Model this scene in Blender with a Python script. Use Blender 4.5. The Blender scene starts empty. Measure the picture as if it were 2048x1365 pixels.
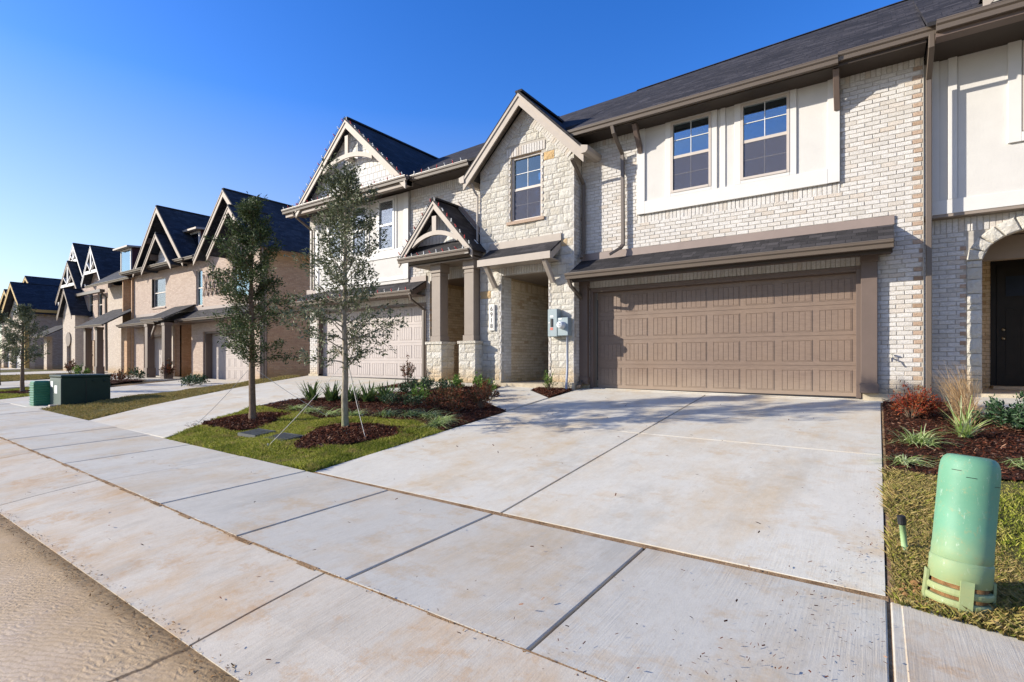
import bpy, math, random
import numpy as np
from mathutils import Vector, Matrix
from math import sin, cos, pi, radians, sqrt, atan2, tan
S = bpy.context.scene
C = S.collection
R = random.Random(7)
# ---------------------------------------------------------------- camera, light
cam = bpy.data.objects.new('camera', bpy.data.cameras.new('camera'))
C.objects.link(cam); S.camera = cam
cam.location = (0, 0, 1.5)
cam.rotation_euler = (radians(90), 0, radians(35.03))
cam.data.sensor_width = 36; cam.data.lens = 36 * 1043 / 2048
cam.data.shift_y = 34.5 / 2048
cam.data.clip_start = .05; cam.data.clip_end = 4000
SD = Vector((1.38, 1.0, -.66)).normalized()
sun = bpy.data.objects.new('sun', bpy.data.lights.new('sun', 'SUN'))
C.objects.link(sun); sun.location = (-30, -25, 20)
sun.rotation_euler = SD.to_track_quat('-Z', 'Y').to_euler()
sun.data.energy = 5.0; sun.data.angle = radians(.53); sun.data.color = (1, .925, .81)
W = bpy.data.worlds.new('World'); S.world = W; W.use_nodes = True
wn, wl = W.node_tree.nodes, W.node_tree.links
sky = wn.new('ShaderNodeTexSky'); sky.sky_type = 'NISHITA'; sky.sun_disc = False
sky.sun_elevation = math.asin(-SD.z); sky.sun_rotation = atan2(-SD.x, -SD.y) % (2 * pi)
sky.air_density = 1.0; sky.dust_density = .4; sky.ozone_density = 3.0; sky.altitude = 200
hs = wn.new('ShaderNodeHueSaturation'); hs.inputs['Hue'].default_value = .518; hs.inputs['Saturation'].default_value = 1.3; hs.inputs['Value'].default_value = 1.55
wl.new(sky.outputs[0], hs.inputs['Color'])
tc0 = wn.new('ShaderNodeTexCoord'); sz = wn.new('ShaderNodeSeparateXYZ'); wl.new(tc0.outputs['Generated'], sz.inputs[0])
ms0 = wn.new('ShaderNodeMapRange'); wl.new(sz.outputs[2], ms0.inputs[0]); ms0.inputs[1].default_value = .0; ms0.inputs[2].default_value = .42; ms0.inputs[3].default_value = .80; ms0.inputs[4].default_value = 1.33
wl.new(ms0.outputs[0], hs.inputs['Saturation'])
mv0 = wn.new('ShaderNodeMapRange'); wl.new(sz.outputs[2], mv0.inputs[0]); mv0.inputs[1].default_value = .0; mv0.inputs[2].default_value = .4; mv0.inputs[3].default_value = .84; mv0.inputs[4].default_value = 1.58
wl.new(mv0.outputs[0], hs.inputs['Value'])
# thin clouds only in the part of the sky behind the photographer
tc = wn.new('ShaderNodeTexCoord'); sx = wn.new('ShaderNodeSeparateXYZ'); wl.new(tc.outputs['Generated'], sx.inputs[0])
mr = wn.new('ShaderNodeMapRange'); wl.new(sx.outputs[1], mr.inputs[0]); mr.inputs[1].default_value = -.15; mr.inputs[2].default_value = -.45
mp = wn.new('ShaderNodeVectorMath'); mp.operation = 'MULTIPLY'; wl.new(tc.outputs['Generated'], mp.inputs[0]); mp.inputs[1].default_value = (2.2, 1.4, 6)
nz = wn.new('ShaderNodeTexNoise'); wl.new(mp.outputs[0], nz.inputs['Vector']); nz.inputs['Scale'].default_value = 1.7; nz.inputs['Detail'].default_value = 8; nz.inputs['Roughness'].default_value = .62
rp = wn.new('ShaderNodeMapRange'); wl.new(nz.outputs['Fac'], rp.inputs[0]); rp.inputs[1].default_value = .44; rp.inputs[2].default_value = .64; rp.inputs[4].default_value = .5
mu = wn.new('ShaderNodeMath'); mu.operation = 'MULTIPLY'; wl.new(mr.outputs[0], mu.inputs[0]); wl.new(rp.outputs[0], mu.inputs[1])
mx = wn.new('ShaderNodeMix'); mx.data_type = 'RGBA'; wl.new(mu.outputs[0], mx.inputs[0]); wl.new(hs.outputs[0], mx.inputs[6]); mx.inputs[7].default_value = (4.2, 4.4, 4.8, 1)
wl.new(mx.outputs[2], wn['Background'].inputs[0]); wn['Background'].inputs[1].default_value = .115
S.view_settings.view_transform = 'Standard'; S.view_settings.look = 'None'
S.view_settings.exposure = .6; S.view_settings.gamma = 1
S.render.engine = 'CYCLES'
S.cycles.max_bounces = 6; S.cycles.transparent_max_bounces = 12

# ---------------------------------------------------------------- node helpers
class NT:
    def __init__(s, name):
        s.m = bpy.data.materials.new(name); s.m.use_nodes = True
        s.t = s.m.node_tree; s.b = s.t.nodes['Principled BSDF']
    def n(s, typ, ins=None, **kw):
        x = s.t.nodes.new('ShaderNode' + typ)
        for k, v in kw.items(): setattr(x, k, v)
        for k, v in (ins or {}).items(): s.set(x, k, v)
        return x
    def set(s, node, k, v):
        i = node.inputs[k]
        if hasattr(v, 'outputs'): s.t.links.new(v.outputs[0], i)
        elif isinstance(v, bpy.types.NodeSocket): s.t.links.new(v, i)
        else:
            if hasattr(i.default_value, '__len__') and hasattr(v, '__len__') and len(v) == 3 and len(i.default_value) == 4: v = (*v, 1)
            i.default_value = v
    def P(s, k, v): s.set(s.b, k, v)
    def pos(s): return s.n('NewGeometry').outputs['Position']
    def sc(s, vec, x, y, z):
        return s.n('VectorMath', {0: vec, 1: (x, y, z)}, operation='MULTIPLY').outputs[0]
    def noise(s, vec, scale, detail=4, rough=.55):
        return s.n('TexNoise', {'Vector': vec, 'Scale': scale, 'Detail': detail, 'Roughness': rough}).outputs['Fac']
    def ramp(s, fac, *st):
        r = s.n('ValToRGB', {'Fac': fac}); e = r.color_ramp.elements
        while len(e) < len(st): e.new(.5)
        for el, (p, c) in zip(e, st):
            el.position = p; el.color = (*c, 1) if hasattr(c, '__len__') else (c, c, c, 1)
        return r.outputs[0]
    def mix(s, f, a, b, bt='MIX'):
        m = s.n('Mix', data_type='RGBA', blend_type=bt)
        for k, v in ((0, f), (6, a), (7, b)): s.set(m, k, v)
        return m.outputs[2]
    def math(s, op, a, b=0., c=None):
        m = s.n('Math', {0: a, 1: b}, operation=op)
        if c is not None: s.set(m, 2, c)
        return m.outputs[0]
    def bump(s, h, st=.4, d=.02, nrm=None):
        b = s.n('Bump', {'Height': h, 'Strength': st, 'Distance': d})
        if nrm: s.set(b, 'Normal', nrm)
        return b.outputs[0]
    def rnd(s): return s.n('NewGeometry').outputs['Random Per Island']
    def planar(s):
        g = s.n('NewGeometry')
        T = s.n('VectorMath', {0: g.outputs['True Normal'], 1: (0, 0, 1)}, operation='CROSS_PRODUCT')
        T = s.n('VectorMath', {0: T}, operation='NORMALIZE')
        B = s.n('VectorMath', {0: T, 1: g.outputs['True Normal']}, operation='CROSS_PRODUCT')
        u = s.n('VectorMath', {0: g.outputs['Position'], 1: T}, operation='DOT_PRODUCT').outputs['Value']
        v = s.n('VectorMath', {0: g.outputs['Position'], 1: B}, operation='DOT_PRODUCT').outputs['Value']
        return s.n('CombineXYZ', {0: u, 1: v}).outputs[0]
    def low(s, z0, z1):     # 1 below z0, 0 above z1, uneven edge
        z = s.n('SeparateXYZ', {0: s.pos()}).outputs[2]
        z = s.math('ADD', z, s.math('MULTIPLY', s.noise(s.pos(), 3.1), -.35))
        return s.n('MapRange', {0: z, 1: z0 - .17, 2: z1 - .17, 3: 1., 4: 0.}).outputs[0]

def plain(name, col, rough=.6, spec=.4, var=.12, scale=9, bump=0, metal=0):
    n = NT(name); f = n.noise(n.pos(), scale, 5, .6)
    a = tuple(c * (1 - var) for c in col); b = tuple(min(1, c * (1 + var)) for c in col)
    n.P('Base Color', n.ramp(f, (.3, a), (.7, b)))
    n.P('Roughness', rough); n.P('Specular IOR Level', spec); n.P('Metallic', metal)
    if bump: n.P('Normal', n.bump(n.noise(n.pos(), scale * 12, 3), bump, .006))
    return n.m

def brick_real(name, lo, hi, odd, stain=(.8, 1.2), dark=.5):
    n = NT(name); r = n.rnd()
    c = n.ramp(r, (0, lo), (.42, hi), (.80, tuple(x * .97 for x in hi)), (.95, odd), (1, lo))
    mott = n.noise(n.sc(n.pos(), 1, 1, 1.6), 26, 6, .7)
    c = n.mix(n.ramp(mott, (.44, .0), (.66, .5)), c, tuple(x * dark for x in lo))
    c = n.mix(n.math('MULTIPLY', n.low(*stain), .55), c, (.46, .31, .12))
    n.P('Base Color', c); n.P('Roughness', .88); n.P('Specular IOR Level', .25)
    h = n.noise(n.pos(), 60, 5, .65)
    n.P('Normal', n.bump(h, .7, .012))
    return n.m

def brick_tex(name, c1, c2, mortar, w=.2, h=.075, ms=.009, stain=None):
    n = NT(name); v = n.planar()
    b = n.n('TexBrick', {'Vector': v, 'Color1': c1, 'Color2': c2, 'Mortar': mortar, 'Scale': 1., 'Mortar Size': ms,
                         'Mortar Smooth': .2, 'Bias': 0., 'Brick Width': w, 'Row Height': h})
    c = n.mix(n.ramp(n.noise(n.pos(), 22, 5, .7), (.42, 0), (.66, .5)), b.outputs['Color'], tuple(x * .55 for x in c1))
    c = n.mix(n.ramp(n.noise(n.pos(), .8, 3), (.35, 0), (.7, .25)), c, tuple(x * .75 for x in c2))
    if stain: c = n.mix(n.math('MULTIPLY', n.low(*stain), .6), c, (.40, .25, .08))
    n.P('Base Color', c); n.P('Roughness', .9); n.P('Specular IOR Level', .2)
    hh = n.math('SUBTRACT', n.math('MULTIPLY', n.noise(n.pos(), 60, 4), .5), b.outputs['Fac'])
    n.P('Normal', n.bump(hh, .8, .012))
    return n.m

def shingle(name, c1, c2):
    n = NT(name); v = n.planar()
    b = n.n('TexBrick', {'Vector': v, 'Color1': c1, 'Color2': c2, 'Mortar': tuple(x * .3 for x in c1), 'Scale': 1., 'Mortar Size': .006,
                         'Mortar Smooth': .1, 'Bias': -.1, 'Brick Width': .21, 'Row Height': .14}, offset=.37, squash=1.35, squash_frequency=3)
    b2 = n.n('TexBrick', {'Vector': v, 'Color1': (.45,) * 3, 'Color2': (1.25,) * 3, 'Mortar': (1, 1, 1), 'Scale': 1., 'Mortar Size': 0.,
                          'Brick Width': .33, 'Row Height': .14}, offset=.71, squash=.8, squash_frequency=5)
    c = n.mix(1., b.outputs['Color'], b2.outputs['Color'], 'MULTIPLY')
    c = n.mix(n.ramp(n.noise(n.pos(), 210, 2), (.4, 0), (.7, .35)), c, tuple(x * 1.7 for x in c2))
    c = n.mix(n.ramp(n.noise(n.pos(), .7, 3), (.4, 0), (.7, .35)), c, tuple(x * .6 for x in c1))
    n.P('Base Color', c); n.P('Roughness', .85); n.P('Specular IOR Level', .3)
    y = n.n('SeparateXYZ', {0: v}).outputs[1]
    st = n.math('FRACT', n.math('DIVIDE', y, .14))
    h = n.math('ADD', st, n.math('MULTIPLY', b.outputs['Color'], 9.))
    n.P('Normal', n.bump(h, .6, .012, n.bump(n.noise(n.pos(), 300, 2), .4, .003)))
    return n.m

def concrete(name, base, warm, spots=.5, streak=.1, dirt=.35, groove=.5):
    n = NT(name); p = n.pos(); dk = tuple(x * .60 for x in base)
    c = n.ramp(n.rnd(), (0, tuple(x * .93 for x in base)), (.5, base), (1, tuple(x * 1.05 for x in base)))
    c = n.mix(n.ramp(n.noise(n.sc(p, 1, .5, 1), 1.1, 7, .7), (.47, 0), (.56, spots * .45), (.66, spots)), c, warm)
    c = n.mix(n.ramp(n.noise(n.sc(p, .9, 1.2, 1), 2.3, 8, .75), (.53, 0), (.63, spots * .6)), c, tuple(x * y for x, y in zip(warm, (.92, .8, .62))))
    c = n.mix(n.ramp(n.noise(n.sc(p, 1.6, .5, 1), .9, 8, .75), (.52, 0), (.65, dirt)), c, dk)
    c = n.mix(n.ramp(n.noise(p, 11, 9, .8), (.38, 0), (.75, .3)), c, tuple(x * .72 for x in base))
    c = n.mix(n.ramp(n.noise(p, 3.1, 6, .7), (.5, 0), (.68, .35)), c, tuple(min(1, x * 1.18) for x in base))
    c = n.mix(n.ramp(n.noise(p, 75, 5, .8), (.40, .0), (.66, .28)), c, tuple(x * .62 for x in base))
    c = n.mix(n.ramp(n.noise(n.sc(p, 1, .35, 1), 26, 5, .75), (.52, 0), (.68, .22)), c, tuple(x * .7 for x in warm))
    sp = n.n('TexVoronoi', {'Vector': p, 'Scale': 5.5}).outputs['Distance']
    c = n.mix(n.ramp(sp, (0, .8), (.035, 0)), c, (.12, .08, .05))
    br = n.noise(n.sc(p, 95, 2.2, 20), 1., 3, .6)
    msk = n.ramp(n.noise(p, 1.7, 4, .6), (.38, .15), (.62, 1.))
    c = n.mix(n.math('MULTIPLY', n.ramp(br, (.35, streak), (.6, 0)), msk), c, tuple(x * .5 for x in base))
    n.P('Base Color', c); n.P('Roughness', .88); n.P('Specular IOR Level', .25)
    n.P('Normal', n.bump(n.math('MULTIPLY', br, msk), groove, .006, n.bump(n.noise(p, 120, 4), .25, .004)))
    return n.m

def ground_mat(name, a, b, c3, sc=6, bump=.8):
    n = NT(name); p = n.pos()
    c = n.ramp(n.noise(p, sc, 8, .7), (.3, a), (.5, b), (.72, c3))
    n.P('Base Color', c); n.P('Roughness', .95); n.P('Specular IOR Level', .15)
    n.P('Normal', n.bump(n.noise(p, sc * 7, 6, .7), bump, .03)); return n.m

def island(name, cols, rough=.6, spec=.3, back=None, trans=0., patch=None):
    spec *= .35; rough = min(1, rough + .15)
    n = NT(name); st = [(i / max(1, len(cols) - 1), c) for i, c in enumerate(cols)]
    c = n.ramp(n.rnd(), *st)
    if patch:
        c = n.mix(n.ramp(n.noise(n.pos(), 1.6, 5, .65), (.46, 0), (.62, .6)), c, patch[0]); c = n.mix(n.ramp(n.noise(n.pos(), 3.7, 4, .6), (.54, 0), (.66, .65)), c, patch[1])
    if back: c = n.mix(n.n('NewGeometry').outputs['Backfacing'], c, back)
    n.P('Base Color', c); n.P('Roughness', rough); n.P('Specular IOR Level', spec)
    if trans:
        tr = n.n('BsdfTranslucent', {'Color': c}); ms = n.n('MixShader', {0: trans, 1: n.b, 2: tr})
        n.t.links.new(ms.outputs[0], n.t.nodes['Material Output'].inputs[0])
    return n.m

M = {}
M['brick'] = brick_real('whitewashed brick', (.52, .487, .435), (.625, .598, .555), (.55, .48, .40), (.98, 1.3), .66)
M['mortar'] = plain('mortar', (.42, .385, .33), .95, .1, .15, 14, .5)
M['brick_shade'] = brick_real('tan brick', (.56, .44, .29), (.68, .55, .38), (.46, .32, .19), (.9, 1.2))  # whitewashed brick again, warm recess shade mixed into its colour
M['mortar_shade'] = plain('warm shade mortar', (.40, .30, .18), .95, .1, .15, 14, .5)  # mortar tinted with the same warm shade
M['quoin'] = brick_real('brown brick', (.36, .25, .17), (.46, .34, .25), (.30, .2, .13), (.9, 1.3))
n = NT('limestone'); r = n.rnd()
c = n.ramp(r, (0, (.52, .48, .40)), (.3, (.63, .60, .52)), (.6, (.57, .54, .47)), (.93, (.66, .63, .56)), (.965, (.56, .47, .33)), (1, (.60, .38, .15)))
c = n.mix(n.ramp(n.noise(n.pos(), 7, 7, .7), (.48, 0), (.75, .4)), c, (.50, .42, .30))
c = n.mix(n.math('MULTIPLY', n.low(1.0, 1.35), .6), c, (.52, .32, .10))
n.P('Base Color', c); n.P('Roughness', .9); n.P('Specular IOR Level', .2)
n.P('Normal', n.bump(n.noise(n.pos(), 17, 8, .72), 1., .05)); M['stone'] = n.m
M['roof'] = shingle('charcoal shingle', (.017, .016, .017), (.055, .050, .051))
M['roof_far'] = shingle('dark shingle', (.022, .026, .036), (.045, .05, .062))
M['trim'] = plain('brown trim paint', (.135, .098, .078), .5, .4, .06, 5)
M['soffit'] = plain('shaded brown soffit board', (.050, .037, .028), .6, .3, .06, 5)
M['gutter'] = plain('bronze gutter', (.118, .092, .070), .38, .5, .05, 3)
M['taupe'] = plain('taupe trim paint', (.39, .335, .275), .6, .35, .06, 5)
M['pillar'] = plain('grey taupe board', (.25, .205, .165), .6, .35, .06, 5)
M['taupe_far'] = plain('weathered taupe trim', (.28, .225, .175), .6, .35, .06, 5)
M['flash'] = plain('flashing', (.25, .195, .165), .5, .4, .06, 4)
n = NT('garage paint'); c = n.ramp(n.noise(n.sc(n.pos(), 3, 3, 22), 3, 4), (.3, (.168, .116, .084)), (.7, (.212, .150, .110)))
c = n.mix(n.ramp(n.noise(n.pos(), .9, 5), (.45, 0), (.7, .3)), c, (.25, .17, .11))
c = n.mix(n.math('MULTIPLY', n.low(.85, 1.25), .35), c, (.42, .33, .24))
n.P('Base Color', c); n.P('Roughness', n.ramp(n.noise(n.pos(), 2.3, 5), (.3, .36), (.7, .55))); n.P('Specular IOR Level', .5)
n.P('Normal', n.bump(n.noise(n.sc(n.pos(), 6, 6, 60), 6, 3), .12, .003, n.bump(n.noise(n.pos(), 1.6, 2), .15, .02))); M['garage'] = n.m
M['garage_sheen'] = plain('pale garage paint with sheen', (.40, .35, .32), .5, .4, .05, 4)  # left door's sun sheen is painted in as a paler colour
M['stucco'] = plain('cream stucco', (.56, .54, .50), .8, .25, .04, 3, .35)
M['board'] = plain('cream board', (.61, .59, .55), .6, .35, .025, 4)
M['white'] = plain('white vinyl', (.70, .69, .66), .45, .4, .03, 5)
M['winframe'] = plain('tan vinyl', (.50, .44, .38), .5, .4, .04, 5)
n = NT('glass'); lw = n.n('Fresnel', {'IOR': 1.7})
gl = n.n('BsdfGlossy', {'Color': (.66, .88, 1, 1), 'Roughness': .015, 'Normal': n.bump(n.noise(n.pos(), 2.2, 2), .04, .05)})
tr = n.n('BsdfTransparent', {'Color': (.86, .89, .92, 1)})
fa = n.math('ADD', n.math('MULTIPLY', lw.outputs[0], 1.6), .13)
ms = n.n('MixShader', {0: fa, 1: tr, 2: gl}); n.t.links.new(ms.outputs[0], n.t.nodes['Material Output'].inputs[0]); M['glass'] = n.m
n = NT('insect screen'); tr = n.n('BsdfTransparent'); df = n.n('BsdfDiffuse', {'Color': (.12, .12, .15, 1)}); ms = n.n('MixShader', {0: .45, 1: tr, 2: df})
n.t.links.new(ms.outputs[0], n.t.nodes['Material Output'].inputs[0]); M['screen'] = n.m
n = NT('clear glass'); lw = n.n('Fresnel', {'IOR': 1.5}); gl = n.n('BsdfGlossy', {'Roughness': .02}); tr = n.n('BsdfTransparent', {'Color': (.93, .95, .97, 1)})
ms = n.n('MixShader', {0: n.math('ADD', n.math('MULTIPLY', lw.outputs[0], .8), .02), 1: tr, 2: gl}); n.t.links.new(ms.outputs[0], n.t.nodes['Material Output'].inputs[0]); M['glass_clear'] = n.m
M['room'] = plain('dark room', (.02, .03, .05), .8, .2, .3, 2)
M['blind'] = plain('blind', (.80, .80, .79), .6, .3, .03, 3)
M['door'] = plain('dark door', (.014, .013, .012), .5, .2, .2, 6)
M['conc'] = concrete('driveway concrete', (.62, .585, .49), (.58, .45, .28), .8, .10, .36, .2)
M['walkc'] = concrete('sidewalk concrete', (.55, .52, .44), (.52, .40, .25), .8, .14, .45, .35)
M['apron'] = concrete('gutter concrete', (.54, .485, .39), (.50, .32, .155), 1., .16, .5, .4)
M['found'] = plain('foundation', (.46, .39, .28), .9, .2, .2, 5, .6)
n = NT('street concrete'); p = n.pos()
c = n.ramp(n.noise(p, 2.2, 8, .7), (.3, (.58, .43, .26)), (.5, (.64, .50, .34)), (.7, (.66, .56, .44)))
wv = n.n('TexWave', {'Vector': n.n('VectorMath', {0: p, 1: (-1.2, -3.6, 0)}, operation='SUBTRACT').outputs[0], 'Scale': 8.5, 'Distortion': 9., 'Detail': 4., 'Detail Scale': 1.1, 'Detail Roughness': .65}, wave_type='RINGS', rings_direction='Z')
c = n.mix(n.ramp(wv.outputs['Fac'], (.08, .38), (.4, 0)), c, (.34, .24, .14))
y = n.n('SeparateXYZ', {0: p}).outputs[1]
ed = n.n('MapRange', {0: n.math('ADD', y, n.math('MULTIPLY', n.noise(p, 2.3, 6, .7), .7)), 1: .95, 2: 1.5, 3: 0., 4: .85}).outputs[0]
c = n.mix(ed, c, (.44, .30, .15))
ed = n.n('MapRange', {0: n.math('ADD', y, n.math('MULTIPLY', n.noise(p, 7, 6, .75), .22)), 1: 1.22, 2: 1.36, 3: 0., 4: .9}).outputs[0]
c = n.mix(ed, c, (.17, .11, .05))
xx = n.math('ADD', n.n('SeparateXYZ', {0: p}).outputs[0], n.math('ADD', 2.84, n.math('MULTIPLY', n.noise(p, 4, 5, .7), .12)))
c = n.mix(n.n('MapRange', {0: n.math('ABSOLUTE', xx), 1: .008, 2: .02, 3: .85, 4: 0.}).outputs[0], c, (.09, .06, .035))
n.P('Base Color', c); n.P('Roughness', .93); n.P('Specular IOR Level', .2)
c = n.mix(n.ramp(n.noise(p, 1.1, 8, .75), (.52, 0), (.70, .5)), c, (.42, .27, .14))
c = n.mix(n.ramp(n.noise(p, 70, 4, .8), (.60, 0), (.70, .5)), c, (.22, .15, .09)); n.P('Base Color', c)
n.P('Normal', n.bump(n.math('MULTIPLY', wv.outputs['Fac'], n.ramp(n.noise(p, 1.6, 4), (.4, .05), (.6, 1.))), .5, .008, n.bump(n.noise(p, 40, 6, .7), .5, .008))); M['street'] = n.m
M['joint'] = ground_mat('brown joint dirt', (.14, .08, .04), (.30, .19, .10), (.42, .30, .19), 8)
M['soil'] = ground_mat('soil', (.09, .05, .025), (.20, .13, .06), (.33, .23, .12), 5)
M['turf'] = ground_mat('turf soil', (.05, .055, .015), (.12, .11, .035), (.22, .17, .07), 9)
M['mulchbase'] = ground_mat('mulch soil', (.018, .008, .005), (.05, .02, .012), (.09, .04, .022), 30)
M['field'] = ground_mat('dry field', (.10, .09, .04), (.17, .14, .07), (.22, .18, .10), .6)
M['grass'] = island('grass blades', [(.10, .14, .015), (.22, .25, .03), (.33, .35, .05), (.50, .46, .11), (.27, .30, .04), (.52, .42, .17)], .7, .2, None, .25, ((.07, .11, .012), (.40, .30, .12)))
M['drygrass'] = island('dormant grass', [(.24, .19, .06), (.40, .28, .11), (.20, .20, .05), (.46, .34, .16), (.16, .17, .035)], .8, .2, None, .2)
M['chip'] = island('mulch chips', [(.035, .011, .007), (.10, .030, .017), (.05, .017, .010), (.15, .06, .035), (.07, .028, .017), (.34, .20, .13)], 1., .05)
M['leaf_oak'] = island('oak leaves', [(.04, .055, .02), (.09, .11, .04), (.16, .18, .085), (.05, .065, .025), (.34, .35, .22)], .42, .55, (.15, .17, .10), .12)
M['leaf_oak2'] = island('dark oak leaves', [(.018, .036, .010), (.04, .065, .016), (.085, .12, .03), (.03, .048, .014), (.17, .20, .07)], .42, .5, (.09, .12, .055), .12)
M['leaf_dark'] = island('dark green leaves', [(.012, .035, .012), (.03, .07, .025), (.06, .11, .05), (.16, .21, .13)], .35, .55, None, .12)
M['leaf_green'] = island('bright green leaves', [(.06, .13, .025), (.12, .22, .04), (.22, .32, .07)], .45, .4, None, .25)
M['leaf_red'] = island('red leaves', [(.16, .02, .012), (.30, .045, .02), (.09, .015, .01), (.38, .10, .03), (.10, .05, .02)], .45, .4, None, .2)
M['leaf_nandina'] = island('nandina leaves', [(.05, .05, .02), (.14, .05, .02), (.24, .06, .03), (.05, .07, .03), (.10, .03, .02)], .45, .4, None, .2)
M['varieg'] = island('striped blades', [(.18, .30, .06), (.42, .52, .17), (.60, .64, .34), (.26, .38, .09)], .5, .4, None, .3)
M['strawgrass'] = island('straw blades', [(.45, .30, .15), (.58, .42, .24), (.36, .22, .10)], .7, .3, None, .3)
M['spiky'] = island('spiky blades', [(.05, .09, .03), (.10, .17, .05), (.20, .28, .09), (.06, .08, .03)], .4, .5, None, .15)
M['bark'] = plain('grey bark', (.23, .185, .13), .9, .2, .35, 25, .9)
M['bark2'] = plain('brown bark', (.17, .12, .08), .9, .2, .35, 25, .9)
n = NT('mossy bark'); z = n.n('SeparateXYZ', {0: n.pos()}).outputs[2]
c = n.ramp(n.noise(n.sc(n.pos(), 1, 1, .4), 30, 6, .7), (.35, (.17, .135, .09)), (.65, (.36, .31, .23)))
c = n.mix(n.n('MapRange', {0: z, 1: .45, 2: 1.0, 3: .55, 4: 0.}).outputs[0], c, (.16, .20, .07))
n.P('Base Color', c); n.P('Roughness', .9); n.P('Normal', n.bump(n.noise(n.sc(n.pos(), 1, 1, .3), 60, 5), .8, .01)); M['bark1'] = n.m
M['wire'] = plain('pale strap', (.60, .56, .48), .6, .3, .05)
n = NT('green plastic'); p = n.pos()
c = n.ramp(n.noise(p, 3, 4), (.3, (.095, .245, .15)), (.7, (.145, .32, .205)))
zz = n.n('TexCoord').outputs['Object']; zz = n.n('SeparateXYZ', {0: zz}).outputs[2]
c = n.mix(n.math('MULTIPLY', n.n('MapRange', {0: n.math('SUBTRACT', zz, n.math('MULTIPLY', n.noise(p, 9, 5), .25)), 1: -.02, 2: .30, 3: 1., 4: 0.}).outputs[0], .62), c, (.36, .33, .12))
c = n.mix(n.ramp(n.noise(n.sc(p, 6, 6, 1.6), 7, 6, .8), (.60, 0), (.70, .55)), c, (.55, .62, .52))
c = n.mix(n.ramp(n.noise(p, 20, 7, .85), (.55, 0), (.68, .6)), c, (.32, .27, .12))
c = n.mix(n.ramp(n.noise(n.sc(p, 1, 1, 5), 14, 6, .8), (.60, 0), (.68, .6)), c, (.10, .22, .14))
n.P('Base Color', c); n.P('Roughness', .56); n.P('Specular IOR Level', .3)
n.P('Normal', n.bump(n.noise(p, 12, 5), .12, .01)); M['pedestal'] = n.m
M['clay'] = plain('clay clods', (.30, .165, .07), 1., .03, .35, 30, 1.)
M['stubgreen'] = plain('pale green pipe', (.30, .45, .22), .5, .4, .12, 20)
M['black'] = plain('black plastic', (.012, .012, .014), .5, .4, .2)
M['transf'] = plain('dark green enamel', (.010, .030, .021), .5, .25, .12, 4)
M['transf_sunlit'] = plain('sunlit green enamel', (.07, .10, .085), .5, .4, .12, 4)  # lit copy of the enamel: sun on the street face painted in
M['grate'] = plain('dark iron', (.07, .075, .07), .6, .4, .2, 9)
M['boxgreen'] = plain('green cabinet', (.035, .17, .09), .45, .4, .15, 6)
M['grey'] = plain('grey enamel', (.27, .33, .34), .45, .45, .05, 4)
M['meter'] = plain('meter glass', (.62, .65, .66), .15, .7, .05)
M['pipe'] = plain('grey pipe', (.30, .33, .40), .5, .4, .06)
M['label'] = plain('white sticker', (.75, .74, .70), .5, .3, .03)
M['red'] = plain('red sticker', (.55, .16, .12), .5, .3, .1)
M['plaque'] = plain('white stone plaque', (.72, .70, .64), .8, .3, .05, 20, .2)
M['brass'] = plain('bright metal', (.6, .58, .52), .25, .6, .05, 9, 0, 1)
M['farb'] = brick_tex('pink tan brick', (.46, .35, .28), (.59, .48, .395), (.46, .37, .30), stain=(.45, .9))
M['farside'] = brick_tex('tan side brick', (.52, .32, .19), (.66, .45, .28), (.48, .34, .22), stain=(.55, 1.1))
M['farw'] = brick_tex('pale far brick', (.52, .44, .36), (.66, .58, .49), (.48, .4, .32), stain=(.5, 1.0))
M['fare'] = brick_tex('grey far brick', (.33, .27, .23), (.48, .41, .36), (.3, .25, .2), stain=(.5, 1.0))
M['soldier_far'] = brick_tex('far soldier brick', (.50, .36, .27), (.62, .47, .36), (.40, .30, .22), w=.075, h=.2)
M['shake'] = brick_tex('white shake', (.74, .73, .69), (.80, .79, .76), (.42, .41, .38), w=.17, h=.19, ms=.012)
M['siding'] = brick_tex('white batten', (.74, .73, .70), (.78, .77, .74), (.35, .34, .32), w=.12, h=4., ms=.008)
M['maroon'] = plain('dark red siding', (.07, .018, .02), .7, .3, .2, 5)
M['ochre'] = plain('ochre trim', (.42, .29, .10), .7, .3, .1, 5)
M['plastic_white'] = plain('white bulb', (.80, .80, .76), .3, .5, .02)
M['bulb_red'] = plain('red bulb', (.50, .03, .03), .3, .5, .05)
M['cord'] = plain('dark cord', (.03, .035, .03), .6, .3, .1)

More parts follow.
